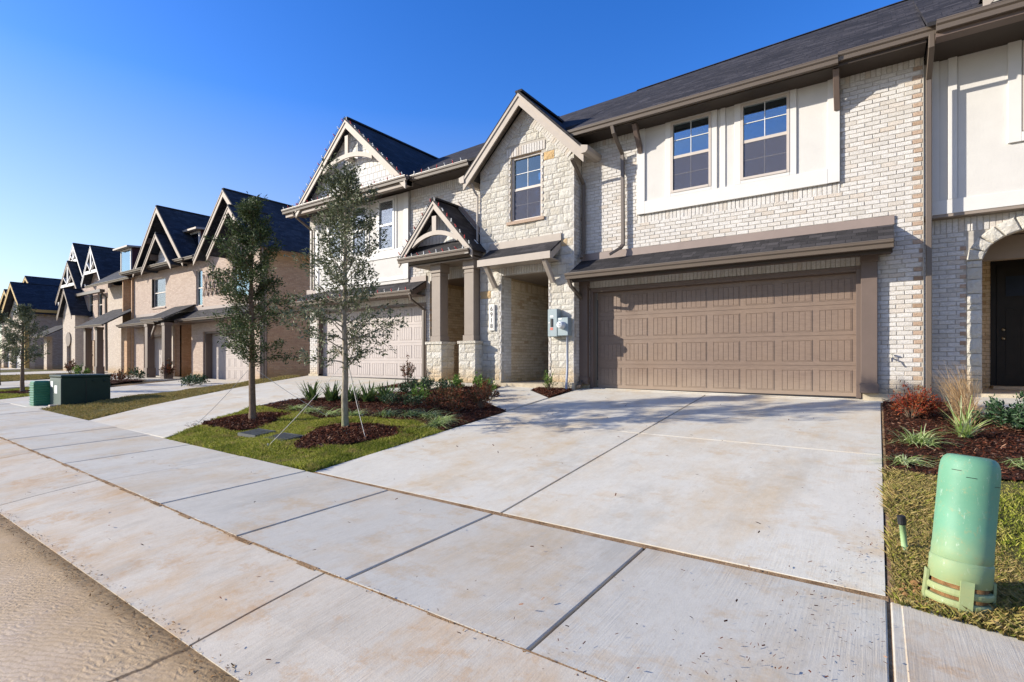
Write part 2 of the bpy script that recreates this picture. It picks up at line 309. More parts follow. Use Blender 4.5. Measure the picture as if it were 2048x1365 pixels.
# ---------------------------------------------------------------- mesh helpers
class MB:
    def __init__(s): s.v = []; s.f = []; s.m = []
    def poly(s, pts, mi=0):
        b = len(s.v); s.v += [tuple(p) for p in pts]; s.f.append(tuple(range(b, b + len(pts)))); s.m.append(mi)
    def hexa(s, p, mi=0):       # p: 4 bottom ccw, 4 top ccw
        b = len(s.v); s.v += [tuple(q) for q in p]
        for q in ((3, 2, 1, 0), (4, 5, 6, 7), (0, 1, 5, 4), (1, 2, 6, 5), (2, 3, 7, 6), (3, 0, 4, 7)):
            s.f.append(tuple(b + i for i in q)); s.m.append(mi)
    def box(s, x0, x1, y0, y1, z0, z1, mi=0):
        s.hexa([(x0, y0, z0), (x1, y0, z0), (x1, y1, z0), (x0, y1, z0), (x0, y0, z1), (x1, y0, z1), (x1, y1, z1), (x0, y1, z1)], mi)
    def prism(s, pts, vec, mi=0):
        n = len(pts); b = len(s.v); s.v += [tuple(p) for p in pts] + [tuple(Vector(p) + Vector(vec)) for p in pts]
        s.f.append(tuple(b + n - 1 - i for i in range(n))); s.m.append(mi)
        s.f.append(tuple(b + n + i for i in range(n))); s.m.append(mi)
        for i in range(n):
            j = (i + 1) % n; s.f.append((b + i, b + j, b + n + j, b + n + i)); s.m.append(mi)
    def beam(s, p0, p1, w, h, up=(0, 0, 1), mi=0):
        p0, p1 = Vector(p0), Vector(p1); d = (p1 - p0).normalized(); up = Vector(up)
        sx = d.cross(up).normalized() * (w / 2); u = sx.cross(d).normalized() * (h / 2)
        s.hexa([p0 - sx - u, p0 + sx - u, p1 + sx - u, p1 - sx - u, p0 - sx + u, p0 + sx + u, p1 + sx + u, p1 - sx + u], mi)
    def tube(s, pts, r, n=8, mi=0, cap=True):
        pts = [Vector(p) for p in pts]; b = len(s.v); L = len(pts)
        rr = r if hasattr(r, '__len__') else [r] * L
        ref = Vector((0, 0, 1))
        for i, p in enumerate(pts):
            d = (pts[min(i + 1, L - 1)] - pts[max(i - 1, 0)]).normalized()
            a = ref if abs(d.dot(ref)) < .9 else Vector((1, 0, 0))
            x = d.cross(a).normalized(); y = d.cross(x)
            for k in range(n):
                t = 2 * pi * k / n; s.v.append(tuple(p + (x * cos(t) + y * sin(t)) * rr[i]))
        for i in range(L - 1):
            for k in range(n):
                k2 = (k + 1) % n
                s.f.append((b + i * n + k, b + i * n + k2, b + (i + 1) * n + k2, b + (i + 1) * n + k)); s.m.append(mi)
        if cap:
            s.f.append(tuple(b + k for k in range(n))); s.m.append(mi)
            s.f.append(tuple(b + (L - 1) * n + k for k in reversed(range(n)))); s.m.append(mi)
    def lathe(s, prof, o=(0, 0, 0), n=32, mi=0):
        b = len(s.v); L = len(prof)
        for (r, z) in prof:
            for k in range(n):
                t = 2 * pi * k / n; s.v.append((o[0] + r * cos(t), o[1] + r * sin(t), o[2] + z))
        for i in range(L - 1):
            for k in range(n):
                k2 = (k + 1) % n
                s.f.append((b + i * n + k, b + i * n + k2, b + (i + 1) * n + k2, b + (i + 1) * n + k)); s.m.append(mi)
        s.f.append(tuple(b + k for k in range(n))); s.m.append(mi)
        s.f.append(tuple(b + (L - 1) * n + k for k in range(n))); s.m.append(mi)
    def build(s, name, mats, parent=None, smooth=False, bevel=0):
        me = bpy.data.meshes.new(name); me.from_pydata(s.v, [], s.f)
        if not isinstance(mats, (list, tuple)): mats = [mats]
        for m in mats: me.materials.append(m if not isinstance(m, str) else M[m])
        me.polygons.foreach_set('material_index', s.m)
        if smooth: me.polygons.foreach_set('use_smooth', [True] * len(s.f))
        me.update(); o = bpy.data.objects.new(name, me); C.objects.link(o)
        if parent:
            o.parent = parent
            base = parent if parent.parent is None else parent.parent
            if parent.parent is None: o.matrix_parent_inverse = Matrix.Translation(-Vector(parent['base']))
            else: o.matrix_parent_inverse = Matrix.Identity(4)
        if bevel:
            b = o.modifiers.new('bevel', 'BEVEL'); b.width = bevel; b.segments = 1; b.limit_method = 'ANGLE'
        return o

def thing(name, loc, label, cat, group=None):
    o = bpy.data.objects.new(name, None); C.objects.link(o); o.location = loc; o['base'] = tuple(loc)
    o.empty_display_size = .2; o['label'] = label; o['category'] = cat
    if group: o['group'] = group
    return o
def tag(o, label, cat, group=None):
    o['label'] = label; o['category'] = cat
    if group: o['group'] = group
    return o
def kind(o, k, label=None, cat=None):
    o['kind'] = k
    if label: o['label'] = label
    if cat: o['category'] = cat
    return o

# ---------------------------------------------------------------- terrain
def rise(X): return .008 * min(45, max(0, -X - 1))
def sstep(a, b, x):
    t = min(1, max(0, (x - a) / (b - a))); return t * t * (3 - 2 * t)
def pad(X):
    if X > -16.2: return .80 + rise(X)
    k = sstep(-16.2, -18.5, X); p = .43 + (.005 * min(30, -X - 20) if X < -20 else 0)
    return (.80 + rise(-16.2)) * (1 - k) + p * k
def fac(X):
    k = sstep(-16.2, -18.5, X) if X < -16.2 else 0
    return 10.3 * (1 - k) + 12.5 * k
PR = [(-60, .12), (-9.5, .12), (-8.6, 0.01), (-3, .08), (0, .01), (1.25, 0), (1.6, .05), (2.05, .105), (3.62, .145)]
def prof(Y):
    for (a, b), (c_, d) in zip(PR, PR[1:]):
        if Y <= c_: return b + (d - b) * (Y - a) / (c_ - a)
    return .145
def G(X, Y):
    z = prof(Y) + rise(X)
    if Y > 3.62:
        t = min(1, (Y - 3.62) / (fac(X) - 3.62)); z = z + (pad(X) - z) * t
    return z
def grid(name, xs, ys, off, m, kd='structure'):
    b = MB(); nx = len(xs)
    for y in ys:
        for x in xs: b.v.append((x, y, G(x, y) + off))
    for j in range(len(ys) - 1):
        for i in range(nx - 1):
            a = j * nx + i; b.f.append((a, a + 1, a + nx + 1, a + nx)); b.m.append(0)
    o = b.build(name, m, None, True); o['kind'] = kd; return o
def lin(a, b, n): return [a + (b - a) * i / n for i in range(n + 1)]
g = MB(); g.poly([(-1500, -1500, -.6), (1500, -1500, -.6), (1500, 1500, -.6), (-1500, 1500, -.6)])
kind(g.build('ground', 'field'), 'structure')
xs = lin(-130, -40, 30)[:-1] + lin(-40, 14, 108)
grid('terrain', xs, lin(-40, -9.6, 6) + lin(1.2, 3.6, 6) + lin(3.63, 13.5, 26) + [20, 40, 60], -.07, 'soil')
grid('street', lin(-130, 14, 60), [-8.62, -6, -3, -1.5, 0, .6, 1.262], -.007, 'street')

def slab(b, pts, joint=.008, th=.1, ch=.006, lift=0., sub=None):
    """one concrete slab: polygon in plan, top follows the ground"""
    cx = sum(p[0] for p in pts) / len(pts); cy = sum(p[1] for p in pts) / len(pts)
    n = len(pts)
    def inset(d):
        out = []
        for i in range(n):
            p0, p1, p2 = Vector(pts[i - 1]), Vector(pts[i]), Vector(pts[(i + 1) % n])
            e1 = (p1 - p0).normalized(); e2 = (p2 - p1).normalized()
            n1 = Vector((-e1.y, e1.x)); n2 = Vector((-e2.y, e2.x))
            nn = (n1 + n2); nn = nn / max(.4, nn.length_squared / 2)
            out.append(p1 + nn * d)
        return out
    A = inset(joint); B = inset(joint + ch); k = len(b.v)
    for p in A: b.v.append((p.x, p.y, G(p.x, p.y) - th))
    for p in A: b.v.append((p.x, p.y, G(p.x, p.y) - ch + lift))
    for p in B: b.v.append((p.x, p.y, G(p.x, p.y) + lift))
    for r in (0, 1):
        for i in range(n):
            j = (i + 1) % n; b.f.append((k + r * n + i, k + r * n + j, k + (r + 1) * n + j, k + (r + 1) * n + i)); b.m.append(0)
    b.f.append(tuple(k + 2 * n + i for i in range(n))); b.m.append(0)

# apron / gutter
ax = [14, 1.15, -2.91, -7.05, -9.75, -12.9, -16] + [-16 - 3.1 * i for i in range(1, 38)]
b = MB()
def swf(x): return 2.06 + (.018 * min(12, max(0, -x - 4)))
def swb(x): return 3.60 + (.012 * min(12, max(0, -x - 4)))
for x1, x0 in zip(ax, ax[1:]):
    q = .009
    slab(b, [(x0 + q, 1.25), (x1 - q, 1.25), (x1 - q, 1.6), (x0 + q, 1.6)], 0, ch=0.)
    slab(b, [(x0 + q, 1.6), (x1 - q, 1.6), (x1 - q, swf(x1) - .002), (x0 + q, swf(x0) - .002)], 0, ch=0.)
kind(b.build('gutter_apron', 'apron'), 'structure')
swx = [14, 12.5, 11, 9.5, 8, 6.5, 5, 3.5, 1.75, .05, -1.36, -2.72, -4.04, -5.46, -6.95, -8.43, -9.95, -11.4, -12.9] + [-12.9 - 1.5 * i for i in range(1, 78)]
b = MB()
for x1, x0 in zip(swx, swx[1:]):
    j = .012 if x1 < -1.3 and x0 > -2.8 else .009
    slab(b, [(x0, swf(x0)), (x1, swf(x1)), (x1, swb(x1)), (x0, swb(x0))], j, lift=.003 + R.uniform(-.003, .004), ch=.007)
kind(b.build('sidewalk', 'walkc'), 'structure')
b = MB()
for y0, y1, in ((3.64, 6.85), (6.85, 10.26)):
    for x0, x1 in ((-5.37, -2.67), (-2.67, .05)):
        slab(b, [(x0, y0), (x1, y0), (x1, y1), (x0, y1)], .012, lift=.0, ch=.002)
slab(b, [(-5.37, 10.26), (.58, 10.26), (.58, 10.44), (-5.37, 10.44)], .004, lift=.0)
slab(b, [(-5.2, 10.44), (-.2, 10.44), (-.2, 10.8), (-5.2, 10.8)], .004, lift=.012)
kind(b.build('driveway', 'conc'), 'structure')
b = MB()
slab(b, [(-5.38, 7.5), (-5.38, 8.95), (-6.3, 9.7), (-7.0, 9.0), (-6.6, 8.3)], .006, lift=.012)
slab(b, [(-6.3, 9.7), (-6.35, 10.25), (-7.4, 10.25), (-7.0, 9.0)], .006, lift=.012)
kind(b.build('entry_walkway', 'conc'), 'structure')
b = MB()
for i in range(60):
    x0, x1 = .05 - i * .1, -.05 - i * .1
    if x1 > -5.42: b.poly([(x1, 3.585, G(x1, 3.585) - .004), (x0, 3.585, G(x0, 3.585) - .004), (x0, 3.66, G(x0, 3.66) - .003), (x1, 3.66, G(x1, 3.66) - .003)])
b.poly([(.0, 2.05, .098), (.12, 2.05, .098), (.12, 3.6, .136), (.0, 3.6, .136)])
for i in range(14): b.poly([(.045, 3.6 + i * .48, G(0, 3.6 + i * .48) - .008), (.085, 3.6 + i * .48, G(0, 3.6 + i * .48) - .008), (.085, 4.08 + i * .48, G(0, 4.08 + i * .48) - .008), (.045, 4.08 + i * .48, G(0, 4.08 + i * .48) - .008)])
for i in range(120):      # soil caught between gutter and sidewalk
    x1, x0 = 1.0 - i * .2, .8 - i * .2; w0, w1 = R.uniform(.004, .03), R.uniform(.0, .012); y0_, y1_ = swf(x0), swf(x1)
    b.poly([(x0, y0_ - w0, G(x0, y0_ - w0) + .002), (x1, y1_ - w0, G(x1, y1_ - w0) + .002), (x1, y1_ + w1, G(x1, y1_) + .0075), (x0, y0_ + w1, G(x0, y0_) + .0075)])
for i in range(54): b.poly([(-5.37 + i * .1, 6.835, G(0, 6.835) - .015), (-5.27 + i * .1, 6.835, G(0, 6.835) - .015), (-5.27 + i * .1, 6.868, G(0, 6.868) - .015), (-5.37 + i * .1, 6.868, G(0, 6.868) - .015)])
kind(b.build('joint_dirt', 'joint'), 'structure')
# neighbouring driveway, skewed
b = MB()
L = [(-12.93, 3.66), (-13.88, 5.11), (-15.02, 7.79), (-15.65, 10.3)]
Rr = [(-9.37, 3.66), (-10.25, 4.95), (-10.95, 5.93), (-11.1, 6.7), (-10.6, 7.7), (-10.35, 8.8), (-10.45, 10.3)]
slab(b, [L[0], Rr[0], Rr[1], Rr[2], (-11.1, 6.7), (-14.56, 6.7), L[1]], .004, lift=.006)
slab(b, [(-14.56, 6.7), (-11.1, 6.7), (-10.9, 7.2), (-10.55, 8.6), (-15.2, 8.6), L[2]], .004, lift=.006)
slab(b, [(-15.2, 8.6), (-10.55, 8.6), (-10.48, 10.42), (-15.65, 10.42)], .004, lift=.006)
kind(b.build('driveway', 'conc'), 'structure')
b = MB()
slab(b, [(-10.9, 7.2), (-10.2, 7.55), (-9.55, 8.3), (-8.85, 9.0), (-8.65, 9.78), (-9.05, 9.78), (-9.62, 9.25), (-10.2, 8.8), (-10.55, 8.6)], .004, lift=.008)
slab(b, [(-9.05, 9.78), (-8.65, 9.78), (-8.6, 10.5), (-9.9, 10.5), (-9.6, 9.9)], .004, lift=.01)
kind(b.build('entry_walkway', 'conc'), 'structure')
# far driveways down the street
def drive(xa0, xa1, xb0, xb1, yb):
    b = MB()
    for i in range(3):
        t0, t1 = i / 3, (i + 1) / 3; y0, y1 = 3.7 + (yb - 3.7) * t0, 3.7 + (yb - 3.7) * t1
        f0 = lambda t, a=xa0, c=xb0: a + (c - a) * t; f1 = lambda t, a=xa1, c=xb1: a + (c - a) * t
        slab(b, [(f0(t0), y0), (f1(t0), y0), (f1(t1), y1), (f0(t1), y1)], .005, lift=.006)
    kind(b.build('driveway', 'conc'), 'structure')
drive(-20.6, -16.5, -28.6, -21.6, 12.7)
drive(-31, -26.3, -36.6, -31, 12.7)
drive(-44, -40.5, -50.5, -44.5, 14)
drive(-58, -53, -66, -60, 13)
b = MB(); slab(b, [(-31, 10.6), (-28.6, 10.2), (-28.8, 12.7), (-31, 12.7)], .005, lift=.008); kind(b.build('entry_walkway', 'conc'), 'structure')
b = MB(); slab(b, [(-41.5, 11.2), (-37, 11.0), (-37, 13), (-41.5, 13)], .005, lift=.008); kind(b.build('entry_walkway', 'conc'), 'structure')
# right neighbour walk
b = MB(); slab(b, [(.95, 9.55), (5, 9.3), (5, 11.4), (1.3, 11.4)], .005, lift=.12, th=.25); kind(b.build('entry_walkway', 'conc'), 'structure')

# ---------------------------------------------------------------- planting beds
def inpoly(x, y, P):
    c = np.zeros(x.shape, bool); n = len(P)
    for i in range(n):
        x0, y0 = P[i]; x1, y1 = P[i - 1]
        k = ((y0 > y) != (y1 > y)) & (x < (x1 - x0) * (y - y0) / (y1 - y0 + 1e-9) + x0); c ^= k
    return c
Gv = np.vectorize(G)
def sheet(name, P, m, off=-.005, step=.25, kd='structure'):
    """flat ground patch filling polygon P, following the terrain"""
    import bmesh
    bm = bmesh.new(); vs = [bm.verts.new((p[0], p[1], 0)) for p in P]; bm.faces.new(vs)
    x0, x1 = min(p[0] for p in P), max(p[0] for p in P); y0, y1 = min(p[1] for p in P), max(p[1] for p in P)
    for k in range(int((x1 - x0) / step) + 1):
        bmesh.ops.bisect_plane(bm, geom=bm.verts[:] + bm.edges[:] + bm.faces[:], plane_co=(x0 + k * step, 0, 0), plane_no=(1, 0, 0))
    for k in range(int((y1 - y0) / step) + 1):
        bmesh.ops.bisect_plane(bm, geom=bm.verts[:] + bm.edges[:] + bm.faces[:], plane_co=(0, y0 + k * step, 0), plane_no=(0, 1, 0))
    for v in bm.verts:
        v.co.z = G(v.co.x, v.co.y) + off + .012 * sin(v.co.x * 7.3 + v.co.y * 3.1) * sin(v.co.y * 6.1)
    me = bpy.data.meshes.new(name); bm.to_mesh(me); bm.free(); me.materials.append(M[m])
    for p in me.polygons:
        p.use_smooth = True
    o = bpy.data.objects.new(name, me); C.objects.link(o)
    if sum(p.normal.z for p in me.polygons) < 0: me.flip_normals()
    o['kind'] = kd; return o
def scatter(P, n, rng, holes=()):
    xs0 = [p[0] for p in P]; ys0 = [p[1] for p in P]; X = []; Y = []; got = 0
    while got < n:
        x = rng.uniform(min(xs0), max(xs0), n * 2); y = rng.uniform(min(ys0), max(ys0), n * 2)
        k = inpoly(x, y, P)
        for (hx, hy, rx, ry) in holes:
            a = np.arctan2(y - hy, x - hx); rr = 1 + .12 * np.sin(a * 3 + hx) + .07 * np.sin(a * 7)
            k &= ((x - hx) / rx) ** 2 + ((y - hy) / ry) ** 2 > rr * rr
        X.append(x[k]); Y.append(y[k]); got += k.sum()
    return np.concatenate(X)[:n], np.concatenate(Y)[:n]
def npmesh(name, V, F, m, parent=None, smooth=False):
    me = bpy.data.meshes.new(name); nv = len(V); nf, k = F.shape
    me.vertices.add(nv); me.vertices.foreach_set('co', V.astype(np.float32).ravel())
    me.loops.add(nf * k); me.loops.foreach_set('vertex_index', F.astype(np.int32).ravel())
    me.polygons.add(nf); me.polygons.foreach_set('loop_start', np.arange(0, nf * k, k, dtype=np.int32))
    me.polygons.foreach_set('loop_total', np.full(nf, k, dtype=np.int32))
    me.update(calc_edges=True); me.validate(); me.materials.append(M[m])
    o = bpy.data.objects.new(name, me); C.objects.link(o)
    if parent:
        o.parent = parent; o.matrix_parent_inverse = Matrix.Translation(-Vector(parent['base']))
    return o
def blades(name, P, n, m, h=.05, w=.006, seed=1, holes=(), label='', off=-.01, lean=.6):
    rng = np.random.default_rng(seed); x, y = scatter(P, n, rng, holes); z = Gv(x, y) + off
    a = rng.uniform(0, 2 * pi, n); t = rng.uniform(0, 2 * pi, n)
    patch = .72 + .45 * np.sin(x * 3.1 + 1.3 * np.sin(y * 2.7)) * np.sin(y * 3.7 + x)
    hh = h * rng.uniform(.5, 1.35, n) * patch; le = lean * rng.uniform(.2, 1.2, n) * hh
    V = np.zeros((n, 4, 3)); wx, wy = np.cos(a) * w, np.sin(a) * w
    V[:, 0] = np.stack([x - wx, y - wy, z], 1); V[:, 1] = np.stack([x + wx, y + wy, z], 1)
    V[:, 2] = np.stack([x + wx * .8 + np.cos(t) * le * .4, y + wy * .8 + np.sin(t) * le * .4, z + hh * .6], 1)
    V[:, 3] = np.stack([x + np.cos(t) * le, y + np.sin(t) * le, z + hh], 1)
    i = np.arange(n)[:, None] * 4
    F = np.concatenate([i + np.array([[0, 1, 2]]), i + np.array([[0, 2, 3]])])
    o = npmesh(name, V.reshape(-1, 3), F, m); kind(o, 'stuff', label, 'grass'); return o
def chips(name, P, n, label, seed=2, off=.0, size=(.018, .055), m='chip', holes=(), mound=None, cat='mulch'):
    rng = np.random.default_rng(seed); x, y = scatter(P, n, rng, holes)
    z = Gv(x, y) + off + rng.uniform(-.008, .028, n)
    if mound: z = z + np.clip(1 - ((x - mound[0]) ** 2 + (y - mound[1]) ** 2) / mound[2] ** 2, 0, 1) * .07
    L = rng.uniform(size[0], size[1], n) / 2; w = L * rng.uniform(.18, .45, n); a = rng.uniform(0, 2 * pi, n)
    tl = rng.normal(0, .35, n); ro = rng.normal(0, .5, n)
    ux = np.stack([np.cos(a) * np.cos(tl), np.sin(a) * np.cos(tl), np.sin(tl)], 1)
    vx = np.stack([-np.sin(a) * np.cos(ro), np.cos(a) * np.cos(ro), np.sin(ro)], 1)
    nx = np.cross(ux, vx); c = np.stack([x, y, z], 1); th = .004
    V = np.zeros((n, 5, 3))
    V[:, 0] = c - ux * L[:, None] - vx * w[:, None]; V[:, 1] = c + ux * L[:, None] - vx * w[:, None] * .5
    V[:, 2] = c + ux * L[:, None] * .9 + vx * w[:, None]; V[:, 3] = c - ux * L[:, None] * .8 + vx * w[:, None] * .7
    V[:, 4] = c + nx * (w[:, None] * .45)
    i = np.arange(n)[:, None] * 5
    F = np.concatenate([i + np.array([q]) for q in ([0, 1, 4], [1, 2, 4], [2, 3, 4], [3, 0, 4])])
    o = npmesh(name, V.reshape(-1, 3), F, m); kind(o, 'stuff', label, cat); return o
def ell(cx, cy, rx, ry, n=36, k=.19):
    return [(cx + rx * cos(t) * (1 + k * sin(3 * t + cx)), cy + ry * sin(t) * (1 + k * sin(3 * t + cx))) for t in [2 * pi * i / n for i in range(n)]]
LAWN = [(-9.35, 3.68), (-5.39, 3.66), (-5.39, 5.85), (-6.3, 6.17), (-7.22, 6.1), (-8.16, 5.66), (-9.2, 5.95), (-10.85, 5.95), (-10.2, 4.95)]
LAWNX = [(-9.42, 3.645), (-5.36, 3.625), (-5.355, 5.85)] + LAWN[3:7] + [(-10.9, 5.95), (-10.25, 4.93)]
# ring centres
H1, H2 = (-6.58, 5.05, .78, .72), (-9.35, 4.98, .72, .66)
sheet('lawn', LAWN, 'turf', -.012)
blades('grass', LAWNX, 84000, 'grass', .06, .0045, 3, (H1, H2, (-7.35, 4.47, .22, .14), (-8.1, 4.47, .22, .14)), 'short green and yellow lawn between the two nearest driveways', -.012, .9)
def edgeline(pts, n, wd, seed, label):
    rng = np.random.default_rng(seed)
    return pts
BED = [(-10.85, 5.95), (-9.2, 5.95), (-8.16, 5.66), (-7.22, 6.1), (-6.3, 6.17), (-5.39, 5.85), (-5.39, 7.5), (-6.6, 8.3), (-7.0, 9.0), (-7.35, 10.05), (-8.0, 10.05),
       (-8.0, 9.75), (-8.65, 9.75), (-8.85, 9.0), (-9.55, 8.3), (-10.2, 7.55), (-11.0, 6.9)]
def bed(P, n, label, seed, mound=None):
    sheet('mulch_bed', P, 'mulchbase', .008 if mound is None else .02)
    chips('mulch', P, n, label, seed, .012 if mound is None else .02, mound=mound)
bed(BED, 26000, 'dark red brown bark mulch around the shrubs before the tall entry', 5)
bed(ell(*H1), 6500, 'ring of bark mulch round the trunk of the nearer young tree', 6, (H1[0], H1[1], .7))
bed(ell(*H2), 5500, 'ring of bark mulch round the trunk of the second young tree', 7, (H2[0], H2[1], .7))
for (hx, hy, _a, _b), sd in ((H1, 31), (H2, 32)): chips('mulch', ell(hx, hy, 1.0, .92), 500, 'stray bark chips spilled into the grass round the %s mulch ring' % ('nearer' if sd == 31 else 'second'), sd, .02)
bed([(-6.3, 9.75), (-5.42, 9.0), (-5.40, 9.98), (-5.5, 10.06), (-6.3, 10.06)], 3200, 'small mulch patch under the electric meter', 8)
bed([(-10.42, 8.75), (-9.65, 9.35), (-9.58, 9.78), (-9.58, 10.3), (-10.42, 10.3)], 3000, 'small mulch patch at the foot of the left porch pillar', 9)
RBED = [(.07, 6.15), (1.05, 6.35), (3.2, 6.2), (5.5, 6.4), (5.5, 9.25), (.95, 9.5), (1.2, 10.6), (.07, 10.3)]
bed(RBED, 24000, 'dark red bark mulch right of the brown garage door', 10)
RL = [(.07, 3.58), (.6, 3.46), (1.75, 3.12), (2.5, 3.7), (6, 3.72), (6, 6.4), (3.2, 6.2), (1.05, 6.35), (.07, 6.15)]
sheet('lawn', RL, 'turf', -.012)
blades('grass', RL, 70000, 'grass', .055, .0032, 13, (), 'green lawn around the pale green utility pedestal', -.014, 1.1)
blades('grass', [(.07, 3.58), (.6, 3.46), (.9, 3.6), (.7, 4.6), (.35, 5.2), (.5, 6.2), (.07, 6.2)], 19000, 'drygrass', .06, .0028, 14, (), 'straw coloured dormant grass along the driveway edge', -.012, 1.3)
b = MB(); slab(b, [(.10, 2.07), (1.75, 2.07), (1.75, 3.10), (.6, 3.44), (.10, 3.57)], .006, lift=.006)
# strip between driveways further left
ST = [(-16.35, 3.72), (-13.05, 3.72), (-13.95, 5.11), (-15.08, 7.79), (-15.7, 10.2), (-16.6, 10.2), (-17.3, 8.2), (-17.0, 5.6)]
sheet('lawn', ST, 'turf', -.012)
blades('grass', ST, 30000, 'drygrass', .05, .007, 15, (), 'dormant yellow grass strip behind the transformer', -.012, 1.0)
ST2 = [(-26, 3.75), (-20.8, 3.75), (-21.6, 5.0), (-25.0, 7.0), (-26.6, 6.5)]
sheet('lawn', ST2, 'turf', -.012)
blades('grass', ST2, 16000, 'grass', .06, .010, 16, ((-23.8, 4.96, .8, .6),), 'lawn strip under the small tree at the left', -.012, 1.0)
bed(ell(-23.8, 4.96, .85, .62), 2500, 'dark mulch ring under the small tree at the left', 17)
BL = [(-26.6, 6.5), (-25.0, 7.0), (-27.5, 9.0), (-28.7, 10.5), (-30.5, 10.2), (-29, 7.6)]
bed(BL, 4500, 'mulch bed with low plants before the brown houses', 18)
ST3 = [(-40, 3.75), (-31.3, 3.75), (-33, 6), (-37, 10.5), (-41, 10.8), (-42, 7)]
sheet('lawn', ST3, 'turf', -.012)
blades('grass', ST3, 14000, 'drygrass', .07, .016, 19, (), 'yellow lawn strip far down the street', -.012, 1.0)
ST4 = [(-53, 3.75), (-44.3, 3.75), (-47, 8), (-51, 13), (-58, 13), (-56, 8)]
sheet('lawn', ST4, 'turf', -.012)
# dirt and litter on the paving
chips('debris', [(-3.0, 2.02), (-.6, 2.0), (.1, 3.6), (.0, 4.6), (-.7, 3.6), (-2.2, 2.5)], 60, 'dry bark bits scattered on the near paving', 21, .022, (.008, .028), cat='litter')
chips('debris', [(-.75, 2.2), (.03, 2.2), (.03, 6), (-.08, 6), (-.3, 3.6)], 260, 'dry bark bits gathered along the driveway edge', 22, .022, (.006, .022), cat='litter')
chips('debris', [(-9, 1.5), (-.5, 1.3), (-.5, 9.5), (-5.2, 9.5), (-5.2, 3.6), (-9, 3.6)], 140, 'scattered dry leaves on sidewalk and driveway', 23, .02, (.01, .04), cat='litter')
chips('debris', [(-14, 2.20), (-4, 2.03), (0.0, 2.03), (0.0, 2.062), (-4, 2.062), (-14, 2.235)], 1100, 'soil crumbs along the joint of gutter and sidewalk', 24, -.006, (.006, .02), 'clay', cat='litter')
chips('debris', [(-12, 1.15), (2, 1.15), (2, 1.30), (-12, 1.30)], 3800, 'dirt crumbs along the street edge', 25, -.01, (.006, .022), 'clay', cat='litter')
chips('debris', [(.02, 1.95), (.1, 1.95), (.1, 3.7), (.02, 3.7)], 500, 'brown soil in the wide joint near the pedestal', 26, -.05, (.008, .03), 'clay', cat='litter')
b2 = MB(); b2.v = b.v; b2.f = b.f; b2.m = b.m; kind(b2.build('sidewalk', 'apron'), 'structure')

# ---------------------------------------------------------------- bricks & stones
BW, BH, MT = .200, .0625, .010
def bricks(b, u0, u1, z0, z1, fixed, axis='y', face=-1, holes=(), mi=0, back=1, seed=0, quoin=None, soldier=False, bw=BW, bh=BH, clip=None):
    """real bricks on the plane axis=fixed (face -1 looks to lower coord, +1 to higher)"""
    rr = random.Random(seed); th = .022
    def brick(a0, a1, c0, c1, m):
        d = rr.uniform(-.003, .003); o = fixed + face * d; i = fixed - face * th; ch = .004
        j = [rr.uniform(-.0025, .0025) for _ in range(4)]
        fr = [(a0 + ch + j[0], c0 + ch), (a1 - ch + j[1], c0 + ch + j[2]), (a1 - ch, c1 - ch), (a0 + ch, c1 - ch + j[3])]
        bk = [(a0, c0), (a1, c0), (a1, c1), (a0, c1)]
        k = len(b.v)
        for (u, z) in fr: b.v.append((u, o + face * 0., z) if axis == 'y' else (o, u, z))
        for (u, z) in bk: b.v.append((u, o - face * ch, z) if axis == 'y' else (o - face * ch, u, z))
        for (u, z) in bk: b.v.append((u, i, z) if axis == 'y' else (i, u, z))
        fs = [(0, 1, 2, 3)] + [(4 + q, 4 + (q + 1) % 4, (q + 1) % 4, q) for q in range(4)] + [(8 + q, 8 + (q + 1) % 4, 4 + (q + 1) % 4, 4 + q) for q in range(4)]
        flip = (axis == 'y') == (face > 0)
        for f_ in fs: b.f.append(tuple(k + x for x in (reversed(f_) if flip else f_))); b.m.append(m)
    H = bh + MT; Wd = bw + MT; nr = max(1, int(round((z1 - z0) / H))); H = (z1 - z0) / nr
    for r in range(nr):
        c0 = z0 + r * H + MT / 2; c1 = c0 + H - MT
        ua, ub = (u0, u1) if not clip else clip((c0 + c1) / 2, u0, u1)
        segs = [(ua, ub)]
        for (h0, h1, g0, g1) in holes:
            if g0 < (c0 + c1) / 2 < g1:
                ns = []
                for s0, s1 in segs:
                    if h1 <= s0 or h0 >= s1: ns.append((s0, s1)); continue
                    if h0 > s0: ns.append((s0, h0))
                    if h1 < s1: ns.append((h1, s1))
                segs = ns
        for s0, s1 in segs:
            x = u0 - (0 if r % 2 else Wd / 2) + (0 if not soldier else Wd / 2) + rr.uniform(-.01, .01)
            while x < s1:
                a0 = max(x + MT / 2, s0 + .002); a1 = min(x + Wd - MT / 2, s1 - .002); x += Wd
                if a1 - a0 > .03:
                    m = mi
                    if quoin is not None and abs(a1 - quoin[0]) < .02 and (a1 - a0) < .13: m = quoin[1]
                    brick(a0, a1, c0, c1, m)
